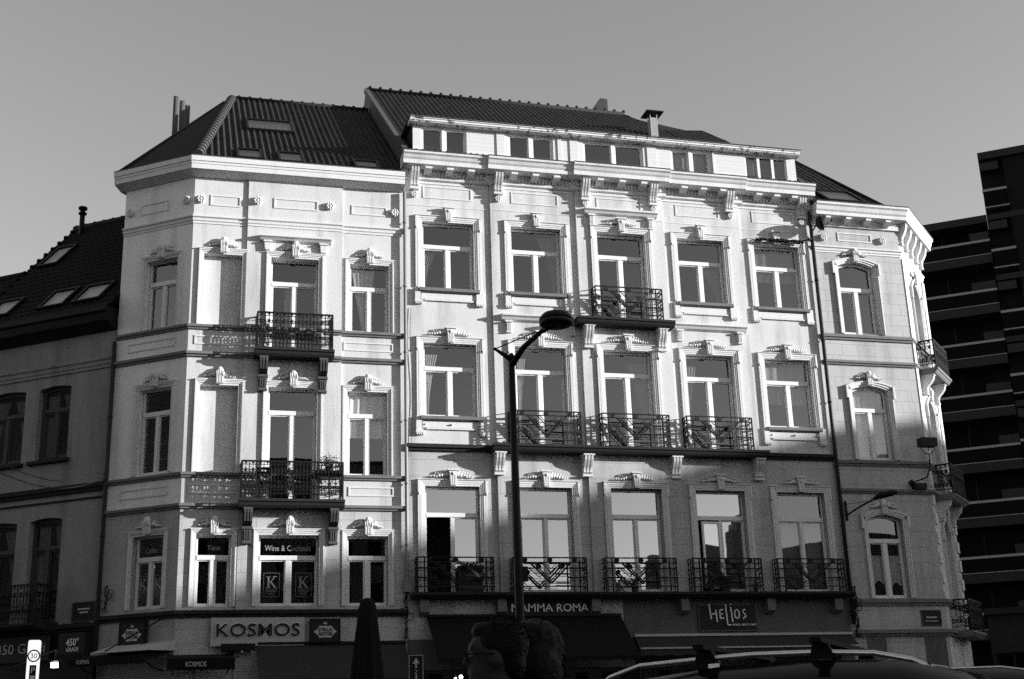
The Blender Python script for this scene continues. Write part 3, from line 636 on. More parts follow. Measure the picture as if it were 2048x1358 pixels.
for k, d in enumerate(dw):
    W_ = sash(FA, d[0], d[1], d[2], d[3], None, -.225, B, fr=.05, mu=.11, leaf=.045, mull=(d[4] == 2))
    if d[4] == 3:
        mb = MB()
        for u in (18.08, 18.58): mb.box(FA, u-.045, u+.045, -.30, -.215, 18.29, 19.33)
        mb.build('mullion', 'frame', W_)
    if k in (3, 4): drape(FA, d[0]+.1, d[0]+.65 if k == 4 else d[1]-.1, 18.35, 19.3, -.40, W_, 'curtaind')
# main cornice with stepped sections, dentils, modillions and brackets
co = MB(); de = MB(); le = MB()
for (a, b, p) in SEG:
    a2 = a-.10 if a == 6.31 else a; b2 = b+.10 if b == 19.54 else b
    if p > .1: a2, b2 = a-.14, b+.14
    elif p > .05: a2, b2 = (a-.14, b-.14) if a < 12 else (a+.14, b+.14)
    elif a < 8: b2 = b-.14
    else: a2 = a+.14
    co.prof(FA, a2, b2, [(p-.1, 18.18), (p+.58, 18.16), (p+.58, 18.10), (p+.53, 18.06), (p+.50, 17.98), (p+.46, 17.93), (p+.46, 17.80), (p+.40, 17.78), (p+.10, 17.76), (p+.08, 17.70), (p+.08, 17.48), (p+.04, 17.45), (p-.02, 17.43), (p-.1, 17.43)])
    le.prof(FA, a2-.01, b2+.01, [(p-.3, 18.20), (p+.60, 18.17), (p+.60, 18.19), (p-.3, 18.23)])
    n = int((b-a)/.105)
    for i in range(n): u = a+(i+.5)*(b-a)/n; de.box(FA, u-.03, u+.03, p+.07, p+.13, 17.58, 17.70)
    for k in (1, 2, 3):
        u = a+(b-a)*k/4+.03; de.prof(FA, u-.10, u+.10, [(p+.05, 17.78), (p+.40, 17.78), (p+.40, 17.70), (p+.30, 17.64), (p+.12, 17.60), (p+.05, 17.60)])
co.build('cornice', 'cornice', B); le.build('cornice_flashing', 'lead', B); de.build('dentils', 'trim', B)
for u, p in ((6.60, 0), (9.16, .07), (11.90, .14), (14.12, .14), (16.72, .07), (19.26, 0)):
    mb = MB(); F2 = Frame(FA.P(0, p, 0)[:2], (1, 0)); console(mb, F2, u, .25, 17.80, 17.20, .36); mb.build('bracket', 'trim', B)
for u, z, p in ((6.60, 16.98, 0), (9.15, 17.0, .07), (11.90, 17.04, .14), (14.13, 17.02, .14), (16.75, 17.02, .07), (19.25, 17.0, 0)): one('rosette', 'trim', B, rosette, FA, u, z, p, .11)
for a, b, p in ((6.87, 8.36, 0), (9.58, 11.06, .07), (12.29, 13.75, .14), (14.91, 16.38, .07), (17.55, 19.0, 0)):
    one('wall_panel', 'trim', B, panel, FA, a, b, 16.90, 17.28, p, .03, .018)
mb = MB()
for a, b, p in SEG:
    mb.box(FA, a+.02, b-.02, p-.01, p+.012, 16.64, 16.66); mb.box(FA, a+.02, b-.02, p-.01, p+.02, 17.36, 17.43)
mb.build('frieze_moulding', 'trim', B)
# windows, surrounds, sills
def surroundB(o, p, parent, row, i):
    a, b, z0, z1 = o[:4]; F = FA; mb = MB(); foot = 13.56 if row == 3 else 9.66
    full = (row == 3 and i != 2) or (row == 2 and i in (0, 4))
    zb = z0 if not full else foot
    for e0, e1, d in ((0, .05, .022), (.05, .10, .036), (.10, .155, .052)):
        mb.box(F, a-e1, a-e0, p-.005, p+d, z0, z1+e0); mb.box(F, b+e0, b+e1, p-.005, p+d, z0, z1+e0); mb.box(F, a-e1, b+e1, p-.005, p+d, z1+e0, z1+e1)
    for s, u in ((-1, a-.155), (1, b+.155)):      # ears and side strips
        x0, x1 = (u-.06, u) if s < 0 else (u, u+.06)
        mb.box(F, x0, x1, p-.005, p+.07, z1-.20, z1+.152); mb.ball(F.P((x0+x1)/2, p+.05, z1-.22), .035, .05, .05, F, 6, 4)
        mb.box(F, x0 if s < 0 else x0-.0, x1-.01 if s < 0 else x1-.03, p-.005, p+.055, zb+(.5 if full else 0), z1-.26)
        if full:
            y0, y1 = (u-.09, u+.13) if s < 0 else (u-.13, u+.09)
            mb.box(F, y0, y1-.06 if s < 0 else y1, p-.005, p+.085, foot+.1, z0-.02)
            mb.box(F, y0-.01, y1+.01, p-.005, p+.10, foot+.02, foot+.10)
            for k in range(4): mb.box(F, y0+.012+k*.055, y0+.045+k*.055, p, p+.095, foot-.03, foot+.02)
    mb.prof(F, a-.22, b+.22, [(p-.005, z1+.19), (p+.085, z1+.180), (p+.085, z1+.165), (p+.055, z1+.155), (p-.005, z1+.155)])
    if full:
        mb.box(F, a-.05, b+.05, p-.005, p+.04, z0-.33, z0-.14); mb.box(F, a+.05, b-.05, p-.005, p+.055, z0-.38, z0-.34)
        if row == 2:
            for u in (a+.02, (a+b)/2, b-.02): mb.ball(F.P(u, p+.05, z0-.24), .03, .06, .03, F, 6, 4)
    mb.build('surround', 'trim', parent)
    if full:
        s = MB(); s.prof(F, a-.12, b+.12, [(p-.30, z0+.03), (p+.15, z0-.01), (p+.15, z0-.10), (p+.10, z0-.12), (p-.01, z0-.14), (p-.30, z0-.14)]); s.build('sill', 'greystone', parent)
    k = MB()
    if row == 3: keystone_block(k, F, (a+b)/2, z1+.02, z1+.46, p+.05)
    else: keystone_block(k, F, (a+b)/2, z1+.0, z1+.47, p+.05); garland(k, F, (a+b)/2, z1+.2, p+.03, .62, i*3+row)
    if row == 3 and i == 2: garland(k, F, (a+b)/2, z1+.2, p+.03, .5, 3)
    k.build('keystone', 'trim', parent)
WB = {}
PR = [0, .07, .14, .07, 0]
for o in opsB:
    row, i = o[4], o[5]; p = PR[i]
    zt = {3: 15.34, 2: 11.58, 1: 7.34}[row]
    gm = 'glass' if row > 1 else ('glass' if i == 4 else 'glassr')
    W_ = sash(FA, o[0]+.015, o[1]-.015, o[2], o[3]-.02, zt, -.16+p*.6, B, gm=gm, fr=.045, mu=.12 if row > 1 else .08, tr=.12, leaf=.035, open_left=(row == 1 and i in (0, 3))); WB[(row, i)] = W_
    if row == 1 and i == 3:
        F2 = Frame(FA.P(o[0]+.09, -(-.16+p*.6)+.03, 0)[:2], (math.cos(R(6)), math.sin(R(6)))); L_ = .60; lf = MB()
        for q in ((0, .06, 5.33, 7.26), (L_-.06, L_, 5.33, 7.26), (.06, L_-.06, 5.33, 5.42), (.06, L_-.06, 7.20, 7.26)): lf.box(F2, q[0], q[1], -.05, 0, q[2], q[3])
        ll = lf.build('open_leaf', 'frame', W_); lf = MB(); lf.quad(F2.P(.05, -.03, 5.4), F2.P(L_-.05, -.03, 5.4), F2.P(L_-.05, -.03, 7.22), F2.P(.05, -.03, 7.22)); lf.build('pane', 'glassr', W_)
    surroundB(o, p, W_, row, i)
drape(FA, 6.95, 7.3, 10.3, 12.1, -.30, WB[(2, 0)], shape='left'); drape(FA, 9.7, 9.95, 9.5, 12.1, -.30, WB[(2, 1)], shape='left')
for r_, i_, a_, b_, z0_, z1_, sh_ in ((3, 0, .05, .5, 14.2, 15.3, 'left'), (3, 3, .85, 1.5, 14.2, 15.3, 'right'), (3, 4, .05, 1.5, 15.0, 16.0, 'full'), (2, 2, .9, 1.5, 9.5, 12.1, 'right'), (2, 3, .05, .5, 9.5, 12.1, 'left'), (2, 4, .06, 1.5, 11.0, 12.2, 'full'), (3, 1, .9, 1.5, 14.2, 16.0, 'right'), (1, 4, .06, 1.5, 5.4, 7.2, 'full')):
    u_ = CX[i_]-HW; drape(FA, u_+a_, u_+b_, z0_, z1_, -.34, WB[(r_, i_)], 'curtaind', shape=sh_)
# hood mouldings on small pilaster consoles
for a, b, z, p in ((11.86, 14.22, 16.87, .14), (9.15, 11.55, 13.31, .07), (14.52, 16.94, 13.31, .07)):
    mb = MB(); mb.prof(FA, a, b, [(p-.01, z+.03), (p+.20, z), (p+.20, z-.05), (p+.14, z-.09), (p+.10, z-.15), (p+.03, z-.19), (p-.01, z-.19)])
    for u in (a+.22, b-.22):
        mb.ext(FA, p-.005, p+.08, [(u-.07, z-.52), (u+.07, z-.52), (u+.08, z-.24), (u-.08, z-.24)])
        for k in (-.045, 0, .045): mb.box(FA, u+k-.012, u+k+.012, p+.08, p+.10, z-.49, z-.27)
        mb.box(FA, u-.11, u+.11, p, p+.13, z-.24, z-.185); mb.box(FA, u-.08, u+.08, p, p+.10, z-.55, z-.52)
    mb.build('hood_moulding', 'trim', B)
# stone course at second floor level either side of the long balcony
one('string_course', 'bluestone', B, band, FA, 6.33, 8.9, 9.18, 9.36, .16); one('string_course', 'bluestone', B, band, FA, 17.06, 19.5, 9.18, 9.36, .16)
# balconies
mb = MB(); slab(mb, FA, 11.36, 14.42, .50, 13.24, .14, .2); b3 = mb.build('balcony', 'bluestone', B)
deco_railing(FA, 11.97, 14.09, 13.24, .36-.0, b3, .14)
for u in (11.78, 14.10): mb = MB(); console(mb, Frame((0, -.14), (1, 0)), u, .26, 13.04, 12.45, .32); mb.build('corbel', 'trim', b3)
mb = MB(); slab(mb, FA, 8.72, 17.16, .52, 9.34, .05, .2); b2 = mb.build('balcony', 'bluestone', B)
for c in (10.31, 13.04, 15.68): deco_railing(FA, c-1.04, c+1.04, 9.34, .34, b2, .07)
for u in (8.95, 11.56, 14.28, 16.92): mb = MB(); console(mb, Frame((0, -.07), (1, 0)), u, .27, 9.13, 8.58, .34); mb.build('corbel', 'trim', b2)
mb = MB(); slab(mb, FA, 6.40, 19.46, .52, 5.20, .02, .15); b1 = mb.build('balcony', 'bluestone', B)
for c in (7.58, 10.25, 12.93, 15.56, 18.2): deco_railing(FA, c-1.06, c+1.06, 5.20, .36, b1, .05, .95)
for u in (6.74, 8.89, 11.59, 14.24, 16.90, 19.05): mb = MB(); mb.box(FA, u-.125, u+.125, 0, .30, 4.70, 5.04); mb.prof(FA, u-.125, u+.125, [(0, 4.70), (.30, 4.70), (.12, 4.62), (0, 4.62)]); mb.build('corbel', 'greystone', b1)
# roofs
def vB(y): return (y+.1)/math.cos(R(38))
_rp = [(6.35, vB(.2)), (19.5, vB(.2)), (19.45, vB(4.85)), (19.3, vB(5.7)), (17.3, vB(5.9)), (16.5, vB(8.07)), (6.37, vB(8.07))]
tiled(FA, [(6.35, vB(.2)), (17.25, vB(.2)), (17.25, vB(6.0)), (16.55, vB(8.07)), (6.37, vB(8.07))], .10, 18.3, 38, 'tile', 'roof', B, du=.19, dv=.27, amp=.035, lip=.04, sub=5)
tiled(FA, [(17.25, vB(.2)), (19.5, vB(.2)), (19.4, vB(5.0)), (19.0, vB(6.3)), (17.25, vB(6.0))], .10, 18.3, 38, 'tile', 'roof', B, du=.19, dv=.27, amp=.035, lip=.04, sub=5)
polyroof('back_roof', [(6.35, ridge_y, ridge_z-.06), (16.5, ridge_y, ridge_z-.06), (19.4, 6.2, 23.1), (19.5, 16, 18.3), (6.35, 16, 18.3)], 'tileD', B)
polyroof('back_roof', [(17.2, 5.9, 22.9), (19.0, 6.4, 23.3), (19.4, 5.2, 22.2), (19.5, 16, 18.3), (16.5, 8.0, 24.6)], 'tileD', B)
mb = MB(); mb.tube([(6.36, ridge_y, ridge_z+.03), (16.5, ridge_y, ridge_z+.03)], .11, 8)
for i in range(27): mb.ball((6.5+i*.385, ridge_y-.03, ridge_z+.15), .07, .07, .06)
mb.tube([(16.5, ridge_y, ridge_z), (17.25, 6.0, 23.03), (19.0, 6.35, 23.35), (19.42, 5.0, 22.25)], .07, 6)
mb.build('ridge_tiles', 'tileD', B)
mb = MB(); mb.box(FA, 6.28, 6.42, -8.1, -.3, 18.2, 18.3)
slope_box(mb, FA, 6.28, 6.44, vB(.15), vB(8.07), -.1, .09, .10, 18.3, 38); mb.build('verge_flashing', 'lead', B)
mb = MB(); mb.ext(FA, -8.6, -8.2, [(15.15, 24.4), (15.92, 24.4), (15.92, 25.40), (15.64, 25.43), (15.5, 25.25), (15.3, 24.92)]); mb.build('ridge_chimney', 'tile', B)
mb = MB(); mb.box(FA, 16.29, 16.57, -5.1, -4.82, 21.9, 22.94)
for u in (16.30, 16.56): mb.box(FA, u-.02, u+.02, -5.1, -5.06, 22.94, 23.12)
for u in (16.30, 16.56): mb.box(FA, u-.02, u+.02, -4.86, -4.82, 22.94, 23.12)
o = mb.build('square_flue', 'brick', B); mb = MB(); mb.box(FA, 16.10, 16.76, -5.28, -4.62, 23.10, 23.14); mb.build('flue_cap', 'lamp', o)
# rainwater pipes
mb = MB(); mb.tube([(6.30, -.10, 17.0), (6.30, -.10, 5.6), (6.28, -.10, 5.3)], .05, 8)
for z in (6.5, 8.2, 10, 12, 14, 16): mb.tube([(6.30, -.10, z), (6.30, -.10, z+.05)], .065, 8)
mb.box(FA, 6.20, 6.42, .02, .16, 5.25, 5.6); mb.build('downpipe', 'pipe', B)
mb = MB(); mb.tube([(19.56, -.10, 17.3), (19.56, -.10, 4.3)], .06, 8)
for z in (5.5, 7.2, 9, 11, 13, 15): mb.tube([(19.56, -.10, z), (19.56, -.10, z+.05)], .075, 8)
mb.build('downpipe', 'darkpipe', B)

# ================================================================== right corner house
Cc = thing('right_corner_house', 'narrow white house at the right street corner with arched windows and a bracketed cornice', 'house', (22, 3, 0))
T45 = math.tan(R(22.5)); CW = 3.0
opsC = [(20.41, 21.68, 13.32, 15.76, .15), (20.41, 21.66, 9.26, 11.62, .14), (20.42, 21.62, 5.05, 7.55, .14)]
opsR = [(1.0, 2.05, 12.6, 15.55, .38), (1.0, 2.05, 8.5, 11.5, .38), (1.0, 2.05, 4.85, 7.55, .38)]
for zlo, zhi, mname in ((9.2, 17.3, 'rust'), (2.9, 9.2, 'rustB')):
    mb = MB(); wall(mb, FA, 19.54, 22.74, zlo, zhi, [o for o in opsC if o[2] < zhi and o[3] > zlo], 0, -.32); mb.build('wall', mname, Cc)
    mb = MB(); wall(mb, FC, 0, CW, zlo, zhi, [o for o in opsR if o[2] < zhi and o[3] > zlo], 0, -.34); mb.build('corner_wall', 'stucco', Cc)
mb = MB(); e = FC.P(CW, 0, 0); e2 = Vector((e.x+.0, 12, 0))
foot = [Vector((19.56, 12, 0)), Vector((19.56, 0, 0)), Vector((22.74, 0, 0)), e, e2]
mb.add([v+Vector((0, 0, z)) for z in (0, 17.3) for v in foot], [(3, 4, 9, 8), (4, 0, 5, 9)]); mb.build('back_wall', 'stucco', Cc)
mb = MB(); f2 = [Vector((19.6, 10, 0)), Vector((19.6, .45, 0)), Vector((22.5, .45, 0)), Vector((24.5, 2.6, 0)), Vector((24.5, 10, 0))]
for z in (.1, 4.1, 8.3, 12.4, 17.2): mb.add([v+Vector((0, 0, z)) for v in f2], [tuple(range(5))])
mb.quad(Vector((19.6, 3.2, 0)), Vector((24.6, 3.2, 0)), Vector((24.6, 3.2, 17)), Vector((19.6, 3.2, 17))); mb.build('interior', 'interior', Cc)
mb = MB(); mb.box(FA, 19.56, 22.74, -.3, -.02, .13, 2.9); mb.box(FA, 20.0, 20.6, -.1, .03, .13, 3.9); mb.box(FA, 21.9, 22.6, -.1, .03, .13, 3.9); mb.box(FC, .05, CW, -.3, -.02, .13, 2.9); mb.build('ground_floor_wall', 'shopgrey', Cc)
for z0, z1, d in ((13.10, 13.27, .10), (12.28, 12.42, .10), (9.05, 9.22, .10), (8.20, 8.34, .10), (4.83, 5.02, .12), (3.94, 4.12, .18)):
    g = MB(); band(g, FA, 19.62, 22.74, z0, z1, d, 0, 0, T45); band(g, FC, 0, CW, z0, z1, d, 0, -T45, 0); g.build('string_course', 'greystone', Cc)
mb = MB(); strings(mb, FA, 19.62, 22.74, 16.05, 16.26, 0, 0, T45); strings(mb, FC, 0, CW, 16.05, 16.26, 0, -T45, 0); mb.build('string_course', 'trim', Cc)
one('wall_panel', 'trim', Cc, panel, FA, 20.53, 21.75, 16.48, 16.78); one('rosette', 'trim', Cc, rosette, FA, 19.99, 16.55, 0); one('rosette', 'trim', Cc, rosette, FA, 22.11, 16.57, 0); mb = MB()
for k in range(7): one('quoin', 'trim', Cc, MB.box, FC, .02, .30, 0, .05, 4.9+k*.6, 5.25+k*.6); one('quoin', 'trim', Cc, MB.box, FC, CW-.30, CW-.02, 0, .05, 4.9+k*.6, 5.25+k*.6)
one('corner_pilaster', 'trim', Cc, MB.box, FC, .02, .3, 0, .05, 9.3, 16.0); one('corner_pilaster', 'trim', Cc, MB.box, FC, CW-.3, CW-.02, 0, .05, 9.3, 16.0)
cp = [(-.2, 17.62), (.50, 17.62), (.50, 17.55), (.45, 17.50), (.42, 17.38), (.38, 17.33), (.38, 17.22), (.10, 17.20), (.06, 17.10), (.06, 16.96), (-.2, 16.96)]
mb = MB(); mb.prof(FA, 19.66, 22.74, cp, 0, T45); mb.prof(FC, 0, CW+.2, cp, -T45, 0)
for k in range(4): u = 20.1+k*.72; mb.prof(FA, u-.09, u+.09, [(.02, 17.2), (.34, 17.2), (.34, 17.13), (.2, 17.04), (.02, 17.0)])
mb.build('cornice', 'cornice', Cc)
mb = MB(); mb.prof(FA, 19.64, 22.74, [(-.3, 17.66), (.52, 17.63), (.52, 17.65), (-.3, 17.69)], 0, T45); mb.prof(FC, 0, CW+.22, [(-.3, 17.66), (.52, 17.63), (.52, 17.65), (-.3, 17.69)], -T45, 0); mb.build('cornice_flashing', 'lead', Cc)
for u in (.16, .82, 1.5, 2.18, 2.84):
    mb = MB(); console(mb, FC, u, .20, 17.2, 16.58, .28); mb.build('bracket', 'trim', Cc)
def surroundC(F, o, parent, seed):
    a, b, z0, z1, r = o; mb = MB(); zs = z1-r
    for e0, e1, d in ((0, .05, .03), (.05, .11, .055), (.11, .15, .08)):
        mb.box(F, a-e1, a-e0, -.005, d, z0, zs); mb.box(F, b+e0, b+e1, -.005, d, z0, zs)
        N = 10; s = (b-a)
        f = lambda t, e: (a-e+(s+2*e)*t, zs+r-r*(2*t-1)**2+e)
        for i in range(N):
            t0, t1 = i/N, (i+1)/N; p0, p1 = f(t0, e0), f(t1, e0); q0, q1 = f(t0, e1), f(t1, e1)
            mb.ext(F, -.005, d, [p0, p1, q1, q0])
    for s, u in ((-1, a-.15), (1, b+.15)): mb.box(F, min(u, u+s*.07), max(u, u+s*.07), -.005, .10, zs-.28, zs+.13)
    mb.build('surround', 'trim', parent)
    k = MB(); shell_key(k, F, (a+b)/2, z1+.0, z1+.48, .04, .22); garland(k, F, (a+b)/2, z1+.17, .02, .45, seed); k.build('keystone', 'trim', parent)
for i, o in enumerate(opsC):
    W_ = sash(FA, o[0]+.015, o[1]-.015, o[2], o[3]-.01, (14.80, 10.80, 6.72)[i], -.16, Cc, fr=.055, mu=.13, leaf=.035, tr=.12, arch=o[4], gm=('glass', 'glass', 'glassd')[i]); surroundC(FA, o, W_, i)
    if i == 1: drape(FA, 20.5, 21.6, 9.35, 11.5, -.30, W_, 'blind')
    if i == 2: drape(FA, 20.5, 20.98, 5.55, 6.35, -.27, W_, shape='scallop'); drape(FA, 21.10, 21.55, 5.5, 6.35, -.27, W_, shape='scallop')
for i, o in enumerate(opsR):
    W_ = sash(FC, o[0]+.015, o[1]-.015, o[2], o[3]-.01, (14.4, 10.5, 6.8)[i], -.24, Cc, fr=.08, mu=.12, tr=.12, arch=o[4]); surroundC(FC, o, W_, i+5)
for (z, zc) in ((12.36, 1), (8.28, 1), (4.1, 0)):
    mb = MB(); slab(mb, FC, .55, 2.5, .62, z, 0, .18); b_ = mb.build('balcony', 'greystone', Cc); scroll_railing(FC, .62, 2.43, z, .55, b_, 0, .95)
    if zc:
        for u in (.75, 2.3): mb = MB(); console(mb, FC, u, .2, z-.18, z-.75, .42); mb.build('corbel', 'trim', b_)
# roof of the corner house
def vC(y): return (y+.3)/math.cos(R(38))
tiled(FA, [(19.6, vC(-.3)), (22.2, vC(-.3)), (21.9, vC(4.7)), (20.9, vC(6.6)), (19.6, vC(6.6))], .30, 17.62, 38, 'tile', 'roof', Cc, du=.25, dv=.34, amp=.045, lip=.03)
polyroof('side_roof', [(22.2, -.3, 17.62), (24.9, 2.2, 17.62), (24.9, 9, 17.62), (21.9, 4.7, 21.5)], 'tileD', Cc)
mb = MB(); mb.tube([(22.2, -.3, 17.68), (21.9, 4.7, 21.58), (20.9, 6.6, 23.05)], .07, 6); mb.build('hip_tiles', 'tileD', Cc)
mb = MB(); slope_box(mb, FA, 20.35, 20.5, vC(1.3), vC(5.5), .05, .14, .30, 17.62, 38); mb.build('verge_flashing', 'lead', Cc)
skylight(FA, 20.18, 21.55, vC(-.25), vC(.85), .32, 17.66, 38, Cc)
# ================================================================== dark-roofed house down the side street (left)
D = thing('side_street_house', 'shaded pale house at the far left with dark slate roof, skylights and dark-framed windows', 'house', (-4, 4, 0))
opsD = [(-2.66, -1.52, 9.27, 11.42, .07), (-4.60, -3.15, 9.27, 11.44, .07), (-2.62, -1.50, 4.75, 7.62, .07), (-4.60, -3.08, 4.75, 7.62, .07), (-6.6, -5.6, 9.27, 11.42, .07), (-6.6, -5.6, 4.75, 7.6, .07)]
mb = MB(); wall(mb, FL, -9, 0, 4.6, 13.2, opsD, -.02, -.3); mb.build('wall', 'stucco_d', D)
mb = MB(); mb.quad(FL.P(-9, -3, 0), FL.P(0, -3, 0), FL.P(0, -3, 13), FL.P(-9, -3, 13))
for z in (.1, 4.6, 8.4, 13): mb.quad(FL.P(-9, -.4, z), FL.P(0, -.4, z), FL.P(0, -5, z), FL.P(-9, -5, z))
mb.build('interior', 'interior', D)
mb = MB(); mb.quad(FL.P(-9, -.02, 0), FL.P(-9, -8, 0), FL.P(-9, -8, 13.3), FL.P(-9, -.02, 13.3)); mb.quad(FL.P(-9, -8, 0), FL.P(0, -8, 0), FL.P(0, -8, 13.3), FL.P(-9, -8, 13.3)); mb.build('back_wall', 'brick', D)
mb = MB(); mb.prof(FL, -9, -.05, [(-.2, 13.42), (.52, 13.40), (.52, 13.26), (.45, 13.2), (.40, 13.0), (.30, 12.9), (.1, 12.82), (-.02, 12.80), (-.2, 12.80)]); mb.build('eaves_gutter', 'lamp', D)
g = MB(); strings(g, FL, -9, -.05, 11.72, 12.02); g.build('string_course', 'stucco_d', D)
one('string_course', 'bluestone', D, band, FL, -9, -.08, 8.22, 8.44, .12); one('string_course', 'bluestone', D, MB.box, FL, -9, -.12, -.02, .03, 8.02, 8.06); one('string_course', 'bluestone', D, band, FL, -9, -.02, 4.46, 4.66, .16)
mb = MB(); mb.box(FL, -9, -.03, -.25, -.05, .1, 4.46); mb.build('shopfront', 'shop', D)
for i, o in enumerate(opsD):
    W_ = sash(FL, o[0]+.02, o[1]-.02, o[2], o[3]-.01, 10.68 if o[2] > 9 else 6.75, -.18, D, fm='darkframe', fr=.09, mu=.12, tr=.11, arch=.07, gm='glassd')
    s = MB(); s.prof(FL, o[0]-.16, o[1]+.10, [(-.2, o[2]+.02), (.12, o[2]-.01), (.12, o[2]-.10), (-.02, o[2]-.12), (-.2, o[2]-.12)]); s.build('sill', 'bluestone', W_)
    m_ = (o[0]+o[1])/2
    drape(FL, o[0]+.1, m_-.08, o[2]+.1, o[3]-.2, -.33, W_, 'curtaind', shape='left' if i % 2 else 'full'); drape(FL, m_+.08, o[1]-.1, o[2]+.1, o[3]-.2, -.33, W_, 'curtaind', shape='right')
mb = MB(); slab(mb, FL, -5.2, -1.62, .62, 4.72, 0, .16); b_ = mb.build('balcony', 'bluestone', D); scroll_railing(FL, -5.1, -1.70, 4.72, .55, b_, 0, 1.04)
t48 = 47.0; c48 = math.cos(R(t48)); vw = lambda wv: (.40-wv)/c48
tiled(FL, [(-5.55, vw(.4)), (0, vw(.4)), (0, vw(-4.25)), (-5.55, vw(-4.25))], .40, 13.42, t48, 'tileD', 'roof', D, du=.24, dv=.32, amp=.03, lip=.03)
tiled(FL, [(-9, vw(.4)), (-5.55, vw(.4)), (-5.55, vw(-2.0)), (-9, vw(-2.0))], .40, 13.42, t48, 'tileD', 'roof', D, du=.24, dv=.32, amp=.03, lip=.03)
zq = 13.42+4.65*math.tan(R(t48)); zq2 = 13.42+2.4*math.tan(R(t48))
mb = MB(); mb.quad(FL.P(-5.55, -4.25, zq), FL.P(0, -4.25, zq), FL.P(0, -8, 13.3), FL.P(-5.55, -8, 13.3)); mb.quad(FL.P(-9, -2, zq2), FL.P(-5.55, -2, zq2), FL.P(-5.55, -8, 13.3), FL.P(-9, -8, 13.3)); mb.quad(FL.P(-5.55, .3, 13.4), FL.P(-5.55, -4.25, zq), FL.P(-5.55, -8, 13.3)); mb.build('back_roof', 'tileD', D)
mb = MB(); mb.tube([FL.P(-5.6, -4.25, zq+.04), FL.P(0, -4.25, zq+.04)], .11, 8); mb.tube([FL.P(-9, -2, zq2+.04), FL.P(-5.55, -2, zq2+.04)], .11, 8)
for i in range(15): mb.ball(FL.P(-5.5+i*.38, -4.22, zq+.10), .07, .07, .06)
for i in range(16): v = vw(.2)+i*.42; mb.ball(FL.P(-5.55, .4-v*c48, 13.44+v*math.sin(R(t48))), .09, .2, .07)
mb.build('ridge_tiles', 'tileD', D)
for a in ((-1.58, -.58, vw(.14), vw(-.55)), (-2.85, -1.90, vw(.12), vw(-.6)), (-4.9, -3.95, vw(.10), vw(-.6)), (-5.15, -4.35, vw(-2.2), vw(-3.1))): skylight(FL, *a, .40, 13.44, t48, D, 'lamp')
mb = MB(); mb.tube([FL.P(-4.92, -3.8, 17.6), FL.P(-4.92, -3.8, 18.92)], .085, 10); mb.tube([FL.P(-4.92, -3.8, 18.70), FL.P(-4.92, -3.8, 18.75)], .14, 10); mb.tube([FL.P(-4.92, -3.8, 18.88), FL.P(-4.92, -3.8, 18.95)], .15, 10); mb.build('vent_pipe', 'lamp', D)
mb = MB(); mb.tube([FL.P(-.02, .08, 12.4), FL.P(-.02, .08, 8.3), FL.P(-.02, .08, .2)], .055, 8)
for z in (5.4, 6.9, 8.4, 10.2): mb.tube([FL.P(-.02, .08, z), FL.P(-.02, .08, z+.06)], .07, 8)
mb.build('downpipe', 'darkpipe', D)

# ================================================================== modern block far right
E_ = thing('apartment_block', 'dark modern apartment block at the far right with stacked horizontal balconies and pale rails', 'apartment block', (43, 23, 0))
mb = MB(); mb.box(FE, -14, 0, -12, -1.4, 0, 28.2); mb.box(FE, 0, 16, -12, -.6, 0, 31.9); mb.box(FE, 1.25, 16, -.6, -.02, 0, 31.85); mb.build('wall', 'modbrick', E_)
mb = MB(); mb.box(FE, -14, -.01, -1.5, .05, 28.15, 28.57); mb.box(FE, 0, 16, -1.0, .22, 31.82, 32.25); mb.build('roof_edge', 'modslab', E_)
for k in range(9):
    zr_ = 27.12-2.88*k
    mb = MB(); mb.box(FE, -14, -.02, -1.5, .06, zr_-1.36, zr_-.86); S_ = mb.build('balcony', 'modslab', E_)
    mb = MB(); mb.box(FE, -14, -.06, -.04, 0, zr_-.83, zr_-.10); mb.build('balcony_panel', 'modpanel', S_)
    one('handrail', 'modrail', S_, MB.box, FE, -14, -.02, -.06, .05, zr_-.11, zr_+.02); one('balcony_edge', 'modrail', S_, MB.box, FE, -14, -.02, .0, .08, zr_-.865, zr_-.83)
    mb = MB()
    for u in (-2.55, -5.4, -8.2, -11.0): mb.box(FE, u-.03, u+.03, -1.38, -1.30, zr_+.0, zr_+1.5)
    mb.build('window_mullion', 'modslab', S_)
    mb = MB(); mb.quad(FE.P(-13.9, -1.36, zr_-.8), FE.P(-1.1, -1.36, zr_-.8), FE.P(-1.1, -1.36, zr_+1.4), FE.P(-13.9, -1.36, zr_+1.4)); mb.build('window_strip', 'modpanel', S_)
    mb = MB(); mb.box(FE, -1.05-.25*(k % 2), -.05, -.5, -.1, zr_-.02, zr_+.52); mb.build('side_panel', 'modpanel2', S_)
for k in range(8):
    zr_ = 29.95-3.56*k
    mb = MB(); mb.box(FE, .02, 16, -.7, .02, zr_-1.72, zr_-1.40); S_ = mb.build('balcony', 'modslab', E_)
    mb = MB(); mb.box(FE, .05, 1.2, -.02, .18, zr_-1.05, zr_-.10); mb.build('balcony_panel', 'modpanel', S_)
    one('handrail', 'modrail', S_, MB.box, FE, -.02, 1.26, -.02, .24, zr_-.10, zr_+.04); one('balcony_edge', 'modrail', S_, MB.box, FE, -.0, 1.28, -.02, .26, zr_-1.08, zr_-1.02)
    mb = MB(); mb.box(FE, .05, 1.0, -.4, .05, zr_+1.25, zr_+1.72); mb.build('side_panel', 'modpanel2', S_)
    mb = MB()
    for u in (3.2, 6.0, 9.0): mb.box(FE, u, u+1.4, -.1, 0.02, zr_-.9, zr_+.6)
    mb.build('window_strip', 'modpanel', S_)
p0 = at(1972, 1218, 50); FH = Frame(p0[:2], (math.cos(R(-37)), math.sin(R(-37))))
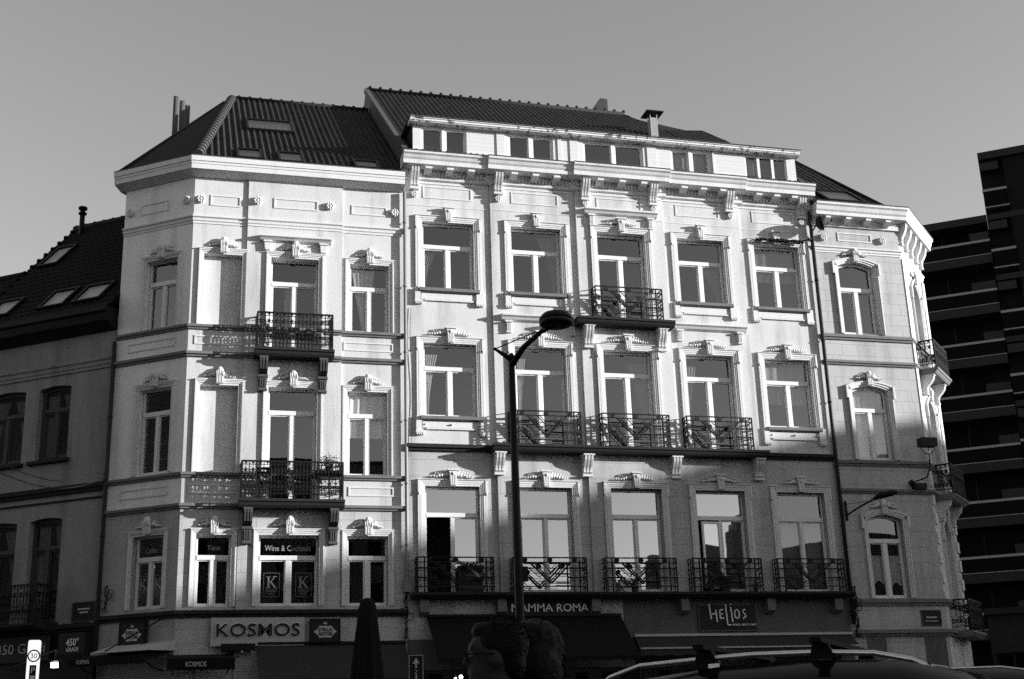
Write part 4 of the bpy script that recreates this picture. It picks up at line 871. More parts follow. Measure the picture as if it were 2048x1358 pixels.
Hh = thing('low_brick_house', 'low dark house at the bottom right corner with pale eaves and mullioned windows', 'house', FH.P(2, -2, 0)); zt = p0.z
mb = MB(); wall(mb, FH, 0, 8, 0, zt-.25, [(.12, 4.4, 1.9, zt-1.55)], 0, -.3); mb.quad(FH.P(0, 0, 0), FH.P(0, -5, 0), FH.P(0, -5, zt-.2), FH.P(0, 0, zt-.2)); mb.quad(FH.P(0, 0, zt-.2), FH.P(8, 0, zt-.2), FH.P(8, -5, zt-.2), FH.P(0, -5, zt-.2)); mb.build('wall', 'modpanel2', Hh)
mb = MB(); mb.box(FH, -.1, 8.1, -5, .15, zt-.22, zt); mb.build('eaves', 'modslab', Hh)
mb = MB()
for k in range(8): mb.box(FH, .12+k*.56, .19+k*.56, -.2, -.1, 1.9, zt-1.55)
mb.box(FH, .12, 4.4, -.2, -.1, zt-1.62, zt-1.55); mb.box(FH, .12, 4.4, -.2, -.1, 1.9, 1.97); o = mb.build('window', 'modslab', Hh)
mb = MB(); mb.quad(FH.P(.12, -.22, 1.9), FH.P(4.4, -.22, 1.9), FH.P(4.4, -.22, zt-1.55), FH.P(.12, -.22, zt-1.55)); mb.build('pane', 'modpanel', o)

# ================================================================== buildings across the square (behind the camera): they shade the street and show in the panes
def block(name, label, poly, h, m='opp', ridge=0):
    t = thing(name, label, 'building', (sum(p[0] for p in poly)/len(poly), sum(p[1] for p in poly)/len(poly), 0), 'houses on the far side of the square')
    mb = MB(); n = len(poly); vs = [Vector((p[0], p[1], z)) for z in (0, h) for p in poly]; mb.add(vs, [(i, (i+1) % n, n+(i+1) % n, n+i) for i in range(n)]); mb.build('wall', m, t)
    mb = MB(); cx, cy = sum(p[0] for p in poly)/n, sum(p[1] for p in poly)/n
    if ridge: mb.add([Vector((p[0], p[1], h)) for p in poly]+[Vector((cx, cy, h+ridge))], [(i, (i+1) % n, n) for i in range(n)])
    else: mb.add([Vector((p[0], p[1], h)) for p in poly]+[Vector((p[0], p[1], h+.3)) for p in poly], [(i, (i+1) % n, n+(i+1) % n, n+i) for i in range(n)]+[tuple(range(n, 2*n))])
    mb.build('roof', 'tileD', t)
    a, b = Vector((*poly[0], 0)), Vector((*poly[1], 0)); L = (b-a).length; F = Frame(a[:2], (b-a)[:2])
    if (Vector((cx, cy, 0))-a).dot(F.N) > 0: F = Frame(b[:2], (a-b)[:2])
    for k in range(int(L/2.6)):
        for z in range(int((h-2)/3.6)):
            u = 1.0+k*2.6; mb = MB(); mb.box(F, u, u+1.2, -.05, .02, 1.6+z*3.6, 3.6+z*3.6); mb.build('window', 'modpanel', t)
    return t
block('opposite_shading_building', 'tall brick block across the square, low sun grazing its roof edge', [(72.5, -20), (78.6, -29.3), (87.2, -42.4), (112, -26), (97.5, -3.5)], 20.5)
block('opposite_shading_building', 'unseen taller brick block added to keep the foreground in shade', [(87.6, -43.2), (122, -95.2), (137, -95.2), (101, -43.2)], 29.0)  # added out of view so the sun misses people, car and lamp pole
block('offscreen_house', 'tall brick house across the square, facing the white corner house', [(-34, -75), (19.5, -75), (19.5, -87), (-34, -87)], 25.0)
block('offscreen_house', 'low brick house across the square, between two taller ones', [(19.7, -76), (47.5, -76), (47.5, -87), (19.7, -87)], 9.5, ridge=2.0)
t_ = block('offscreen_house', 'brick house with stepped gable across the square', [(53.5, -75), (84, -75), (84, -87), (53.5, -87)], 18.0, ridge=3)
for (x0, x1, z) in ((41.4, 43.4, 16.9), (49.4, 51.6, 19.6), (50.1, 51.0, 20.6)):
    t = thing('chimney_stack', 'brick chimney stack rising at %s of the low house across the square' % {16.9: 'the middle', 19.6: 'the right end', 20.6: 'the top'}[z], 'chimney', ((x0+x1)/2, -75.5, 9)); mb = MB(); mb.box(FA, x0, x1, 75, 76.5, 9 if z < 20 else 19.6, z); mb.build('shaft', 'opp', t); mb = MB(); mb.box(FA, x0+.2, x1-.2, 75.2, 76.2, z, z+.5); mb.build('pots', 'brick', t)

# ================================================================== signs and awnings
def board(name, label, F, u0, u1, z0, z1, w0, w1, m, frame=None, cat='sign', group=None):
    t = thing(name, label, cat, F.P((u0+u1)/2, w0, z0), group); mb = MB(); mb.box(F, u0, u1, w0, w1, z0, z1); mb.build('board', m, t)
    if frame:
        mb = MB(); f = .03; mb.box(F, u0-f, u1+f, w0, w1+.015, z1, z1+f); mb.box(F, u0-f, u1+f, w0, w1+.015, z0-f, z0); mb.box(F, u0-f, u0, w0, w1+.015, z0, z1); mb.box(F, u1, u1+f, w0, w1+.015, z0, z1); mb.build('frame', frame, t)
    return t
t = board('cafe_sign', 'pale board with big black KOSMOS letters above the cafe', FA, 1.16, 3.56, 3.88, 4.60, .10, .15, 'signwhite')
text('lettering', 'KOSMOS', FA, 1.30, 3.44, 4.12, 4.45, .16, 'letterblack', t, bold=.0, ext=.05)
text('lettering_edge', 'KOSMOS', FA, 1.275, 3.465, 4.10, 4.47, .152, 'letterwhite', t, bold=.02, ext=.004)
def beer(F, u0, u1, z0, z1, label):
    t = board('beer_sign', label, F, u0, u1, z0, z1, .10, .22, 'signdark', 'iron', group='beer signs beside the cafe')
    u = (u0+u1)/2; z = (z0+z1)/2-.03; w_ = u1-u0
    mb = MB(); pts = []
    for i in range(36):
        a = 2*math.pi*i/36; r = 1+.10*math.cos(6*a)+.05*math.cos(12*a); pts.append((u+w_*.36*r*math.cos(a)*(1.0), z+w_*.21*r*math.sin(a)))
    mb.ext(F, .22, .228, pts); mb.ext(F, .22, .228, [(u-.05, z+.19), (u+.05, z+.19), (u+.03, z+.26), (u, z+.22), (u-.03, z+.26)]); mb.build('emblem', 'lettergrey', t)
    text('lettering', 'STELLA', F, u-w_*.25, u+w_*.25, z+.01, z+.10, .23, 'letterblack', t, bold=.03); text('lettering', 'ARTOIS', F, u-w_*.25, u+w_*.25, z-.10, z-.01, .23, 'letterblack', t, bold=.03)
beer(FL, .86, 1.62, 3.98, 4.56, 'dark square beer sign on the shaded side wall, left of the cafe'); beer(FA, 3.72, 4.46, 3.97, 4.52, 'dark square beer sign right of the black cafe lettering')
t = board('restaurant_sign', 'dark strip with pale MAMMA ROMA letters under the long balcony', FA, 9.12, 11.48, 4.62, 5.02, .02, .07, 'signdark')
text('lettering', 'MAMMA ROMA', FA, 9.2, 11.42, 4.71, 4.93, .08, 'letterwhite', t, bold=.01)
t = board('taverna_sign', 'dark panel with thin white hand drawn HELIOS letters under the balcony', FA, 14.72, 16.46, 4.16, 4.86, .03, .07, 'signdark', 'shopgrey')
mb = MB(); X0, Z0, SX, SZ = 14.72, 4.16, 1.74/520, .72/220
def hs(pts, th=.037):
    q = [(X0+(x-960)*SX, Z0+(375-y)*SZ) for x, y in pts]
    for a, b in zip(q, q[1:]): mb.bar(FA, a, b, th, .085)
hs([(1053, 152), (1066, 280)]); hs([(1060, 238), (1112, 232)]); hs([(1112, 200), (1120, 305)])
hs([(1148, 200), (1150, 275)]); hs([(1148, 202), (1180, 200)]); hs([(1150, 238), (1176, 236)]); hs([(1150, 275), (1184, 272)])
hs([(1205, 152), (1214, 330)]); hs([(1214, 330), (1245, 330)]); hs([(1252, 175), (1262, 305)]); hs([(1250, 148), (1255, 160)], .035)
hs([(1306+22*math.cos(a/12*6.2832), 238+38*math.sin(a/12*6.2832)) for a in range(13)]); hs([(1388, 200), (1368, 202), (1362, 218), (1372, 232), (1386, 245), (1384, 264), (1358, 276)])
mb.build('lettering', 'letterwhite', t); text('lettering', 'GREEK RESTO BAR', FA, X0+(1258-960)*SX, X0+(1482-960)*SX, Z0+.125, Z0+.18, .072, 'letterwhite', t, bold=.01)
t = board('street_name_plate', 'dark street name plate on the shaded wall left of the dark drainpipe', FL, -.88, -.16, 4.74, 5.2, .0, .03, 'signdark', 'lead')
mb = MB(); mb.box(FL, -.72, -.32, .03, .034, 5.02, 5.06); mb.box(FL, -.66, -.38, .03, .034, 4.93, 4.97); mb.box(FL, -.3, -.18, .0, .03, 4.66, 4.70); mb.build('worn_lines', 'lettergrey', t)
t = board('street_name_plate', 'dark street name plate low on the right corner house', FA, 21.90, 22.50, 4.26, 4.66, .0, .03, 'signdark', 'lead')
mb = MB(); mb.box(FA, 22.02, 22.38, .03, .034, 4.46, 4.50); mb.box(FA, 21.98, 22.42, .03, .034, 4.36, 4.38); mb.build('worn_lines', 'lettergrey', t)
t = board('pizzeria_sign', 'dark fascia with pale serif 450 GRADI letters at the far left', FL, -6, -1.55, 3.75, 4.42, .02, .06, 'signdark'); text('lettering', 'Pizzeria 450 Gradi', FL, -4.75, -1.70, 3.98, 4.24, .065, 'lettergrey', t)
t = board('pizzeria_name_sign', 'small black panel with white 450 over GRADI beside the drainpipe', FL, -1.0, -.14, 3.86, 4.40, .30, .36, 'signdark'); text('lettering', '450\u00b0', FL, -.74, -.34, 4.06, 4.26, .365, 'letterwhite', t, bold=.01); text('lettering', 'GRADI', FL, -.72, -.34, 3.92, 4.02, .365, 'letterwhite', t, bold=.01)
def awning(name, label, F, u0, u1, z1, z0, d, m, valance=.25, box=None):
    t = thing(name, label, 'awning', F.P((u0+u1)/2, 0, z1)); mb = MB(); N = 24
    mb.prof(F, u0, u1, [(.02, z1), (.1, z1), (d, z0), (d, z0-.03), (.02, z1-.04)]); mb.build('canopy', m, t)
    mb = MB(); vs = []; fs = []
    for i in range(N*4+1):
        u = u0+(u1-u0)*i/(N*4); vs += [F.P(u, d, z0), F.P(u, d+.012*math.sin(i), z0-valance+.03*abs(math.sin(i*math.pi/8)))]
    for i in range(N*4): fs.append((2*i, 2*i+2, 2*i+3, 2*i+1))
    mb.add(vs, fs); mb.build('valance', m, t)
    for u in (u0+.15, u1-.15): one('arm', 'lamp', t, MB.tube, [F.P(u, .05, z1-.5), F.P(u, d*.5, (z0+z1)/2-.35), F.P(u, d-.05, z0-.02)], .02, 6)
    if box: mb = MB(); mb.box(F, u0, u1, 0, .16, z1, z1+.07); mb.build('cassette', box, t)
    return t
t = awning('cafe_awning', 'dark awning with small white KOSMOS letters below the big cafe board', FA, .1, 1.75, 3.68, 3.52, 1.1, 'awning', .30)
text('lettering', 'KOSMOS', FA, .55, 1.05, 3.32, 3.44, 1.125, 'lettergrey', t, bold=.01)
t = awning('cafe_awning', 'pale topped awning on the shaded side wall with worn KOSMOS letters', FL, -.1, 2.3, 3.80, 3.66, 1.0, 'awning', .22, 'signwhite')
text('lettering', 'KOSMOS', FL, .2, .6, 3.52, 3.62, 1.02, 'lettergrey', t)
mb = MB(); mb.prof(FL, .6, 2.45, [(.0, 4.05), (.02, 4.05), (1.0, 3.78), (1.0, 3.76), (.0, 3.80)]); o = mb.build('top_cover', 'signwhite', t)
mb = MB(); mb.tube([FL.P(1.0, .95, 3.8), FL.P(2.1, .1, 4.62)], .02, 6); mb.build('stay_rod', 'lamp', t)
awning('cafe_awning', 'wide dark awning under the beer sign, right of the cafe door', FA, 2.36, 6.25, 3.90, 3.0, .85, 'awning_g', .3, 'shop')
awning('restaurant_awning', 'black sloping awning below the MAMMA ROMA strip', FA, 6.85, 12.35, 4.58, 3.42, 1.5, 'awning', .14, 'lamp')
t = awning('taverna_awning', 'long grey roller awning with two pale edges below the HELIOS panel', FA, 12.72, 19.45, 4.0, 3.66, .50, 'awning_g', .22, 'signwhite')
mb = MB(); mb.box(FA, 12.72, 19.45, .50, .54, 3.635, 3.675); mb.build('front_bar', 'signwhite', t)
one('shop_fascia', 'shopgrey', B, MB.box, FA, 12.48, 19.5, .0, .025, 4.06, 5.03)
t = thing('sign_lamp', 'dark downlighter bar under the black cafe lettering', 'lamp', FA.P(1.9, .3, 3.75)); mb = MB(); mb.box(FA, 1.42, 2.28, .15, .45, 3.74, 3.92); mb.build('housing', 'lamp', t)
mb = MB(); mb.ball(FA.P(1.95, .42, 3.72), .035, .035, .04); mb.ball(FA.P(2.2, .42, 3.71), .03, .03, .03); mb.build('bulbs', 'plastic', t)
# ================================================================== street furniture
def stand(label, name, cat, px, py, dist): p = at(px, py, dist); return p
# main street lamp
LP = at(1037, 1150, 20); LPx, LPy = LP.x, LP.y
t = thing('street_lamp', 'tall black street lamp with slanting arm and round head before the middle house', 'street lamp', (LPx, LPy, 0))
zt = at(1020, 716, 20).z
mb = MB(); mb.tube([(LPx, LPy, 0), (LPx, LPy, 1), (LPx, LPy, zt*.5), (LPx, LPy, zt-.05)], [.085, .078, .070, .050], 14); mb.tube([(LPx, LPy, 0), (LPx, LPy, .5)], .12, 14); mb.box(Frame((LPx, LPy), (1, 0)), .04, .14, -.05, .05, 3.6, 3.82); mb.build('pole', 'lamp', t)
head = at(1112, 641, 19.6); lt = at(990, 698, 20); el = Vector((LPx, LPy, zt+.0)); hp = at(1084, 662, 19.75)
mb = MB(); mb.tube([el+Vector((0, 0, -.12)), el.lerp(hp, .4), hp], [.058, .046, .036], 8); mb.tube([el+Vector((.02, 0, -.04)), lt], [.055, .02], 8); mb.ball(lt, .03, .03, .03); mb.ball(el, .055, .055, .09); mb.tube([hp, head+Vector((0, 0, -.05))], .045, 8); mb.build('arm', 'lamp', t)
mb = MB(); mb.tube([lt, at(1072, 664, 19.8)], .010, 5); mb.build('tie_rod', 'lamp', t)
mb = MB(); mb.lathe(head, [(0, .15), (.10, .145), (.20, .115), (.255, .06), (.272, .03), (.272, .0), (.25, -.01), (.25, -.035), (.272, -.045), (.265, -.07), (.20, -.10), (.0, -.11)], 32); o = mb.build('lamp_head', 'lamp', t)
mb = MB(); mb.lathe(head, [(.262, -.012), (.268, -.02), (.262, -.034)], 32); mb.build('rim', 'lead', o)
# wall lamp on the right house
t = thing('wall_lamp', 'cobra head street lamp on a bracket beside the lowest round-topped window', 'wall lamp', FA.P(19.76, 0, 7.6))
mb = MB(); mb.box(FA, 19.72, 19.78, 0, .06, 7.35, 7.95); mb.tube([FA.P(19.75, .04, 7.52), FA.P(20.0, .5, 7.72), FA.P(20.25, 1.0, 7.88)], .03, 8); mb.tube([FA.P(19.75, .04, 7.85), FA.P(20.15, .8, 7.82)], .008, 4); mb.build('bracket', 'lamp', t)
mb = MB(); mb.tube([FA.P(20.2, .95, 7.86), FA.P(20.3, 1.15, 7.92), FA.P(20.5, 1.5, 7.94), FA.P(20.6, 1.65, 7.93)], [.05, .10, .09, .03], 10); mb.build('lamp_head', 'lamp', t)
# floodlight with a ring at the corner
hp = F1 = FA.P(22.18, 1.0, 9.62)
t = thing('floodlight', 'box shaped floodlight with a hoop beneath it on the cut corner', 'floodlight', FA.P(22.4, .2, 8.6))
mb = MB(); mb.box(FA, 21.93, 22.45, .85, 1.15, 9.48, 9.74); mb.build('housing', 'lamp', t)
mb = MB(); mb.ring(FA, 22.18, 1.0, 9.48, .23, .014, 14, 180, 360); mb.tube([FA.P(22.2, 1.0, 9.48), FA.P(22.2, 1.0, 8.9), FA.P(22.3, .6, 8.62), FA.P(22.1, .05, 8.55)], .022, 6); mb.ball(FA.P(22.1, .05, 8.55), .10, .06, .10, FA); mb.build('arm', 'lamp', t)
mb = MB(); mb.ball(FA.P(22.2, 1.0, 9.30), .05, .05, .06); mb.build('reflector', 'letterwhite', t)
t = thing('loudspeaker_box', 'dark box fixed to the lower string course at the cut corner', 'box', FA.P(22.3, .1, 8.4)); mb = MB(); mb.box(FA, 22.1, 22.5, 0, .22, 8.34, 8.52); mb.box(FA, 22.14, 22.46, .22, .235, 8.37, 8.49); mb.build('housing', 'lamp', t)
# dish between the two roofs
t = thing('satellite_dish', 'dark dish tucked under the end of the middle cornice', 'satellite dish', FA.P(19.62, .1, 16.8))
mb = MB(); c = FA.P(19.72, .48, 16.85); ax = Vector((.9, -.35, .2)).normalized(); q_ = ax.to_track_quat('Z', 'Y'); prof = [(0, -.14), (.12, -.12), (.20, -.06), (.25, .03), (.26, .03), (.21, -.07), (.12, -.14), (0, -.16)]
n = 20; vs = [c+q_ @ Vector((r*math.cos(2*math.pi*j/n), r*math.sin(2*math.pi*j/n), z)) for r, z in prof for j in range(n)]; mb.add(vs, [(i*n+j, i*n+(j+1) % n, (i+1)*n+(j+1) % n, (i+1)*n+j) for i in range(7) for j in range(n)], True); mb.build('dish', 'lamp', t)
mb = MB(); mb.tube([c-ax*.14, FA.P(19.60, .1, 16.7), FA.P(19.60, .02, 16.4)], .025, 6); mb.tube([c-ax*.1+Vector((0, 0, -.28)), c+ax*.35], .012, 5); mb.ball(c+ax*.36, .04, .04, .04); mb.build('bracket', 'lamp', t)
t = thing('cable_bundle', 'dark tangle of cables over the top right window of the middle house', 'cables', FA.P(18.4, .1, 16.3)); rr = random.Random(4); mb = MB()
for k in range(7):
    pts = [FA.P(17.55+i*.165, .14+rr.uniform(-.03, .08), 16.27+rr.uniform(-.05, .06)) for i in range(11)]; mb.tube(pts, .013, 5)
for k in range(40): mb.ball(FA.P(17.6+rr.random()*1.5, .2+rr.uniform(-.04, .06), 16.26+rr.uniform(-.05, .05)), .035, .04, .03, FA, 5, 3)
mb.tube([FA.P(19.1, .16, 16.28), FA.P(19.35, .3, 16.34), FA.P(19.56, .12, 16.45)], .022, 5); mb.build('cables', 'lamp', t)
def cable(name, label, pts, r=.012, cat='cable'): mb = MB(); mb.tube(pts, r, 5); return tag(mb.build(name, 'iron'), label, cat)
# overhead wires to the left
for k, (dz, px, py, py2) in enumerate(((.12, -40, 905, 890), (0, -40, 928, 917))):
    a = FL.P(.0, .14, 8.50+dz); b = at(px, py, 24); pts = [a.lerp(b, i/12)-Vector((0, 0, .35*math.sin(math.pi*i/12))) for i in range(13)]
    cable('overhead_wire', ('upper', 'lower')[k]+' of the two wires strung from the dark drainpipe to the far left', pts, .010, 'wire')
rr = random.Random(9)
def tangle(label, F, u, z0, z1, w_=.08, n=5):
    t = thing('cable_bundle', label, 'cables', F.P(u, w_, z0)); mb = MB()
    for k in range(n): mb.tube([F.P(u+rr.uniform(-.07, .07), w_+rr.uniform(0, .05), z1-(z1-z0)*i/8) for i in range(9)], .011, 5)
    for k in range(3): mb.ring(F, u+rr.uniform(-.15, .15), w_+.04, (z0+z1)/2+rr.uniform(-.2, .3), rr.uniform(.07, .13), .010, 12)
    mb.build('cables', 'iron', t); return t
tangle('coiled cables hanging beside the junction box between cafe and pizzeria balcony', FA, 6.28, 4.0, 5.25)
tangle('thick knot of cables hanging beside the HELIOS front and the right corner house', FA, 19.66, 3.9, 5.4, .1, 8)
tangle('short loop of cables on the shaded wall right of the dark drainpipe', FL, .22, 4.9, 5.6, .05, 3)
cable('wall_cable', 'thin cable sagging down the wall left of the first balcony', [FA.P(6.48-.04*math.sin(i), .03, 13.4-i*.55) for i in range(9)], .008)
# road signs
def post_sign(name, label, px, py, dist, wd, ht, m, glow=False):
    p = at(px, py, dist); d = (p-CAMP); d.z = 0; d.normalize(); F = Frame((p.x, p.y), (d.y, -d.x)); F.o.z = 0
    t = thing(name, label, 'road sign', (p.x, p.y, 0)); mb = MB(); mb.tube([(p.x, p.y, 0), (p.x, p.y, p.z)], .03, 8); o = mb.build('post', 'lead', t)
    mb = MB(); r = .03; pts = []
    for cx, cz, a0 in ((wd/2-r, -r, 0), (-wd/2+r, -r, 90), (-wd/2+r, -ht+r, 180), (wd/2-r, -ht+r, 270)):
        for a in (0, 45, 90): pts.append((cx+r*math.cos(R(a0+a)), p.z+cz+r*math.sin(R(a0+a))))
    mb.ext(F, .03, .09, pts); mb.build('panel', m, t); return t, F, p.z
t, F, z = post_sign('parking_sign', 'white backlit road sign with 30 zone ring and parking symbol at the lower left', 70, 1281, 22, .19, .95, 'glowsign')
mb = MB(); mb.ring(F, 0, .093, z-.24, .085, .011, 20); mb.build('zone_ring', 'letterblack', t); text('lettering', '30', F, -.05, .05, z-.28, z-.20, .092, 'letterblack', t)
mb = MB(); mb.box(F, -.05, .05, .09, .094, z-.62, z-.38); mb.build('parking_symbol', 'letterblack', t); text('lettering', 'P', F, -.025, .03, z-.50, z-.41, .095, 'letterwhite', t)
mb = MB(); mb.box(F, -.035, .035, .095, .097, z-.59, z-.54); mb.build('car_symbol', 'letterwhite', t); text('lettering', 'ZONE', F, -.08, .08, z-.73, z-.68, .092, 'letterblack', t)
t, F, z = post_sign('one_way_sign', 'dark upright road sign with a pale arrow pointing up, beside the black parasol', 832, 1311, 28, .30, .75, 'signdark')
mb = MB(); f = .012
for a in ((-.15, .15, -.012, 0), (-.15, .15, -.75, -.738), (-.15, -.138, -.738, -.012), (.138, .15, -.738, -.012)): mb.box(F, a[0], a[1], .09, .097, z+a[2], z+a[3])
mb.ext(F, .09, .096, [(-.075, z-.17), (.075, z-.17), (0, z-.05)]); mb.box(F, -.02, .02, .09, .0955, z-.26, z-.17); mb.bar(F, (-.02, z-.30), (.03, z-.33), .02, .095); mb.bar(F, (-.03, z-.36), (.02, z-.38), .02, .095); mb.box(F, -.02, .02, .09, .0955, z-.52, z-.40); mb.build('arrow', 'lettergrey', t)
# small lit lantern by the pizzeria
p = at(109, 1330, 30.5); t = thing('lantern', 'small lit wall lantern glowing white at the lower left', 'lantern', p); F = Frame(p[:2], FL.U[:2])
mb = MB(); mb.box(F, -.058, .058, -.05, .05, p.z-.055, p.z+.055); mb.build('lamp_glass', 'glow', t)
mb = MB(); mb.box(F, -.12, .12, -.07, .07, p.z+.08, p.z+.12); mb.tube([p+Vector((0, 0, .1)), p+Vector((0, .4, .35)), FL.P(-3.0, 0, p.z+.4)], .02, 6); mb.build('bracket', 'lamp', t)
for k, (px, py) in enumerate(((922, 1354), (911, 1357))):
    p = at(px, py, 33.6); t = thing('pendant_lamp', ('brighter', 'fainter')[k]+' of two tiny lit bulbs inside the shaded pizzeria awning', 'lamp', p); mb = MB(); mb.ball(p, .05-.02*k, .05, .05-.02*k); mb.build('bulb', 'glow', t); mb = MB(); mb.tube([p, p+Vector((0, 0, .5))], .006, 4); mb.build('cord', 'lamp', t)
# closed black parasol
p = at(735, 1196, 12); t = thing('parasol', 'closed black cafe parasol standing at the lower centre left', 'parasol', (p.x, p.y, 0))
mb = MB(); mb.tube([(p.x, p.y, 0), (p.x, p.y, p.z-.05)], .025, 8); mb.lathe((p.x, p.y, 0), [(0, .13), (.28, .13), (.28, .18), (.05, .22), (0, .22)], 20); mb.build('pole', 'lamp', t)
mb = MB(); vs = []; n = 32; prof = [(.02, 0.0), (.045, -.012), (.07, -.05), (.088, -.11), (.095, -.2), (.115, -.4), (.145, -.7), (.175, -1.0), (.20, -1.4), (.18, -1.55)]
for r, z in prof:
    for j in range(n): a = 2*math.pi*j/n; rr_ = r*(1+.12*math.sin(8*a)*min(1, abs(z)*2)); vs.append(Vector((p.x+rr_*math.cos(a), p.y+rr_*math.sin(a), p.z+z)))
mb.add(vs, [(i*n+j, i*n+(j+1) % n, (i+1)*n+(j+1) % n, (i+1)*n+j) for i in range(len(prof)-1) for j in range(n)], True); mb.build('canopy', 'canvas', t)
# unseen block added at left: cuts low sky fill, darkens side pane reflections
block('offscreen_house', 'unseen long brick block added on the left to cut the sky fill', [(-42, -62), (-40, 2), (-55, 4), (-57, -62)], 23.0, 'modbrick')
# ================================================================== things on the balconies
def plant(name, label, c, s, n, pot=True, seed=1, spread=1.0):
    rr = random.Random(seed); c = Vector(c); t = thing(name, label, 'plant', c)
    if pot: mb = MB(); mb.lathe(c, [(0, 0), (.09*s, 0), (.13*s, .2*s), (.145*s, .2*s), (.145*s, .24*s), (.12*s, .24*s), (.0, .22*s)], 14); mb.build('pot', 'soil', t)
    mb = MB(); st = MB()
    for k in range(9):
        a = rr.random()*6.28; L = s*rr.uniform(.25, .5); tip = c+Vector((math.cos(a)*L*.6*spread, math.sin(a)*L*.35, .22*s+L*rr.uniform(.4, 1))); st.tube([c+Vector((0, 0, .2*s)), tip], .006, 4)
    for k in range(n):
        a = rr.random()*6.28; q = Vector((rr.gauss(0, .17)*s*spread, rr.gauss(0, .11)*s, .25*s+abs(rr.gauss(.12, .13))*s)); p = c+q; d = Vector((rr.uniform(-1, 1), rr.uniform(-1, 1), rr.uniform(-.3, 1))).normalized(); e = d.cross(Vector((rr.uniform(-1, 1), rr.uniform(-1, 1), .3))).normalized(); L = s*rr.uniform(.05, .10)
        mb.quad(p, p+d*L*.5+e*L*.3, p+d*L, p+d*L*.5-e*L*.3)
    st.build('stem', 'leaf', t); mb.build('leaves', 'leaf', t); return t
plant('potted_plant', 'bushy plant rising above the rail of the lower left balcony', FA.P(4.12, .38, 8.42), .75, 260, seed=2, spread=1.1)
tb = thing('planter_shelf', 'dark hanging planter behind the lower left balcony rail, under the bushy plant', 'planter', FA.P(4.1, .4, 8.2)); mb = MB(); mb.box(FA, 3.72, 4.42, .26, .48, 8.28, 8.44); mb.build('trough', 'lamp', tb); mb = MB(); mb.tube([FA.P(3.8, .4, 8.3), FA.P(3.8, .5, 8.6)], .01, 5); mb.tube([FA.P(4.35, .4, 8.3), FA.P(4.35, .5, 8.6)], .01, 5); mb.build('hook', 'iron', tb)
def bistro_chair(label, F, u, w_, z, rot=0):
    t = thing('folding_chair', label, 'chair', F.P(u, w_, z)); c, s = math.cos(rot), math.sin(rot); q = lambda x, y, h: F.P(u+x*c-y*s, w_+x*s+y*c, z+h)
    for sx in (-.18, .18):
        mb = MB(); mb.tube([q(sx, -.2, 0), q(sx, .16, .46), q(sx, .24, .84)], .014, 6); mb.build('leg', 'iron', t); mb = MB(); mb.tube([q(sx*.9, .22, 0), q(sx*.9, -.16, .46)], .014, 6); mb.build('leg', 'iron', t)
    mb = MB(); P4 = [q(-.19, -.18, .45), q(.19, -.18, .45), q(.19, .17, .45), q(-.19, .17, .45)]; mb.add(P4+[p+Vector((0, 0, .025)) for p in P4], [(0, 1, 2, 3), (4, 7, 6, 5), (0, 4, 5, 1), (1, 5, 6, 2), (2, 6, 7, 3), (3, 7, 4, 0)]); mb.build('seat', 'lamp', t)
    mb = MB(); 
    for h in (.64, .76): P4 = [q(-.18, .2, h), q(.18, .2, h), q(.18, .22, h), q(-.18, .22, h)]; mb.add(P4+[p+Vector((0, 0, .07)) for p in P4], [(0, 1, 2, 3), (4, 7, 6, 5), (0, 4, 5, 1), (1, 5, 6, 2), (2, 6, 7, 3), (3, 7, 4, 0)])
    mb.build('backrest', 'lamp', t); return t
bistro_chair('folding chair at the left end of the lower left balcony', FA, 2.45, .30, 7.68, .3); bistro_chair('folding chair in the middle of the lower left balcony', FA, 3.25, .30, 7.68, 2.6)
t = thing('bistro_table', 'small round folding table between the two chairs on the lower left balcony', 'table', FA.P(2.85, .32, 7.68)); mb = MB(); mb.disc(Frame(FA.P(2.85, 0, 0)[:2], (1, 0)), 0, .3, .32, 8.3, .01); mb.lathe(FA.P(2.85, .32, 8.28), [(0, 0), (.19, 0), (.19, .02), (0, .02)], 18); mb.build('table_top', 'lamp', t)
for sg in (-1, 1): mb = MB(); mb.tube([FA.P(2.85-.16*sg, .2, 7.68), FA.P(2.85+.1*sg, .4, 8.28)], .012, 5); mb.build('leg', 'iron', t)
# stacked folded boards on the restaurant balcony
t = thing('stacked_boards', 'untidy stack of folded panels and rags by the open door on the long balcony', 'boards', FA.P(7.95, .3, 5.2)); rr = random.Random(3)
for k in range(7):
    mb = MB(); u = 7.62+rr.uniform(0, .1); F = Frame(FA.P(u, 0, 0)[:2], (1, rr.uniform(-.06, .06))); hh = .18+.10*k; a = rr.uniform(-.05, .05)
    mb.ext(F, .12, .32, [(0, 5.22+k*.105), (.72, 5.22+k*.105+a*.4), (.72, 5.31+k*.105+a*.4), (0, 5.31+k*.105)]); mb.build('board', ('signdark', 'shopgrey', 'signdark')[k % 3], t)
mb = MB(); mb.tube([FA.P(7.45+i*.09, .3, 6.08-.006*i*i+.02*math.sin(i)) for i in range(10)], .045, 7); mb.build('rolled_sheet', 'lettergrey', t)
t = thing('seat_cushion', 'pale plastic crate on the long balcony at the third window', 'crate', FA.P(12.45, .3, 5.2)); mb = MB(); mb.box(FA, 12.3, 12.62, .12, .38, 5.2, 5.55); mb.build('crate', 'plastic', t)
for u, label, s, sd in ((12.75, 'leafy pot plant on the long balcony at the third window', .8, 5), (15.05, 'small pot plant on the long balcony at the fourth window', .7, 6), (16.45, 'trailing pot plant at the right end of the fourth window cage', .6, 7)): plant('potted_plant', label, FA.P(u, .28, 5.2), s, 150, seed=sd)
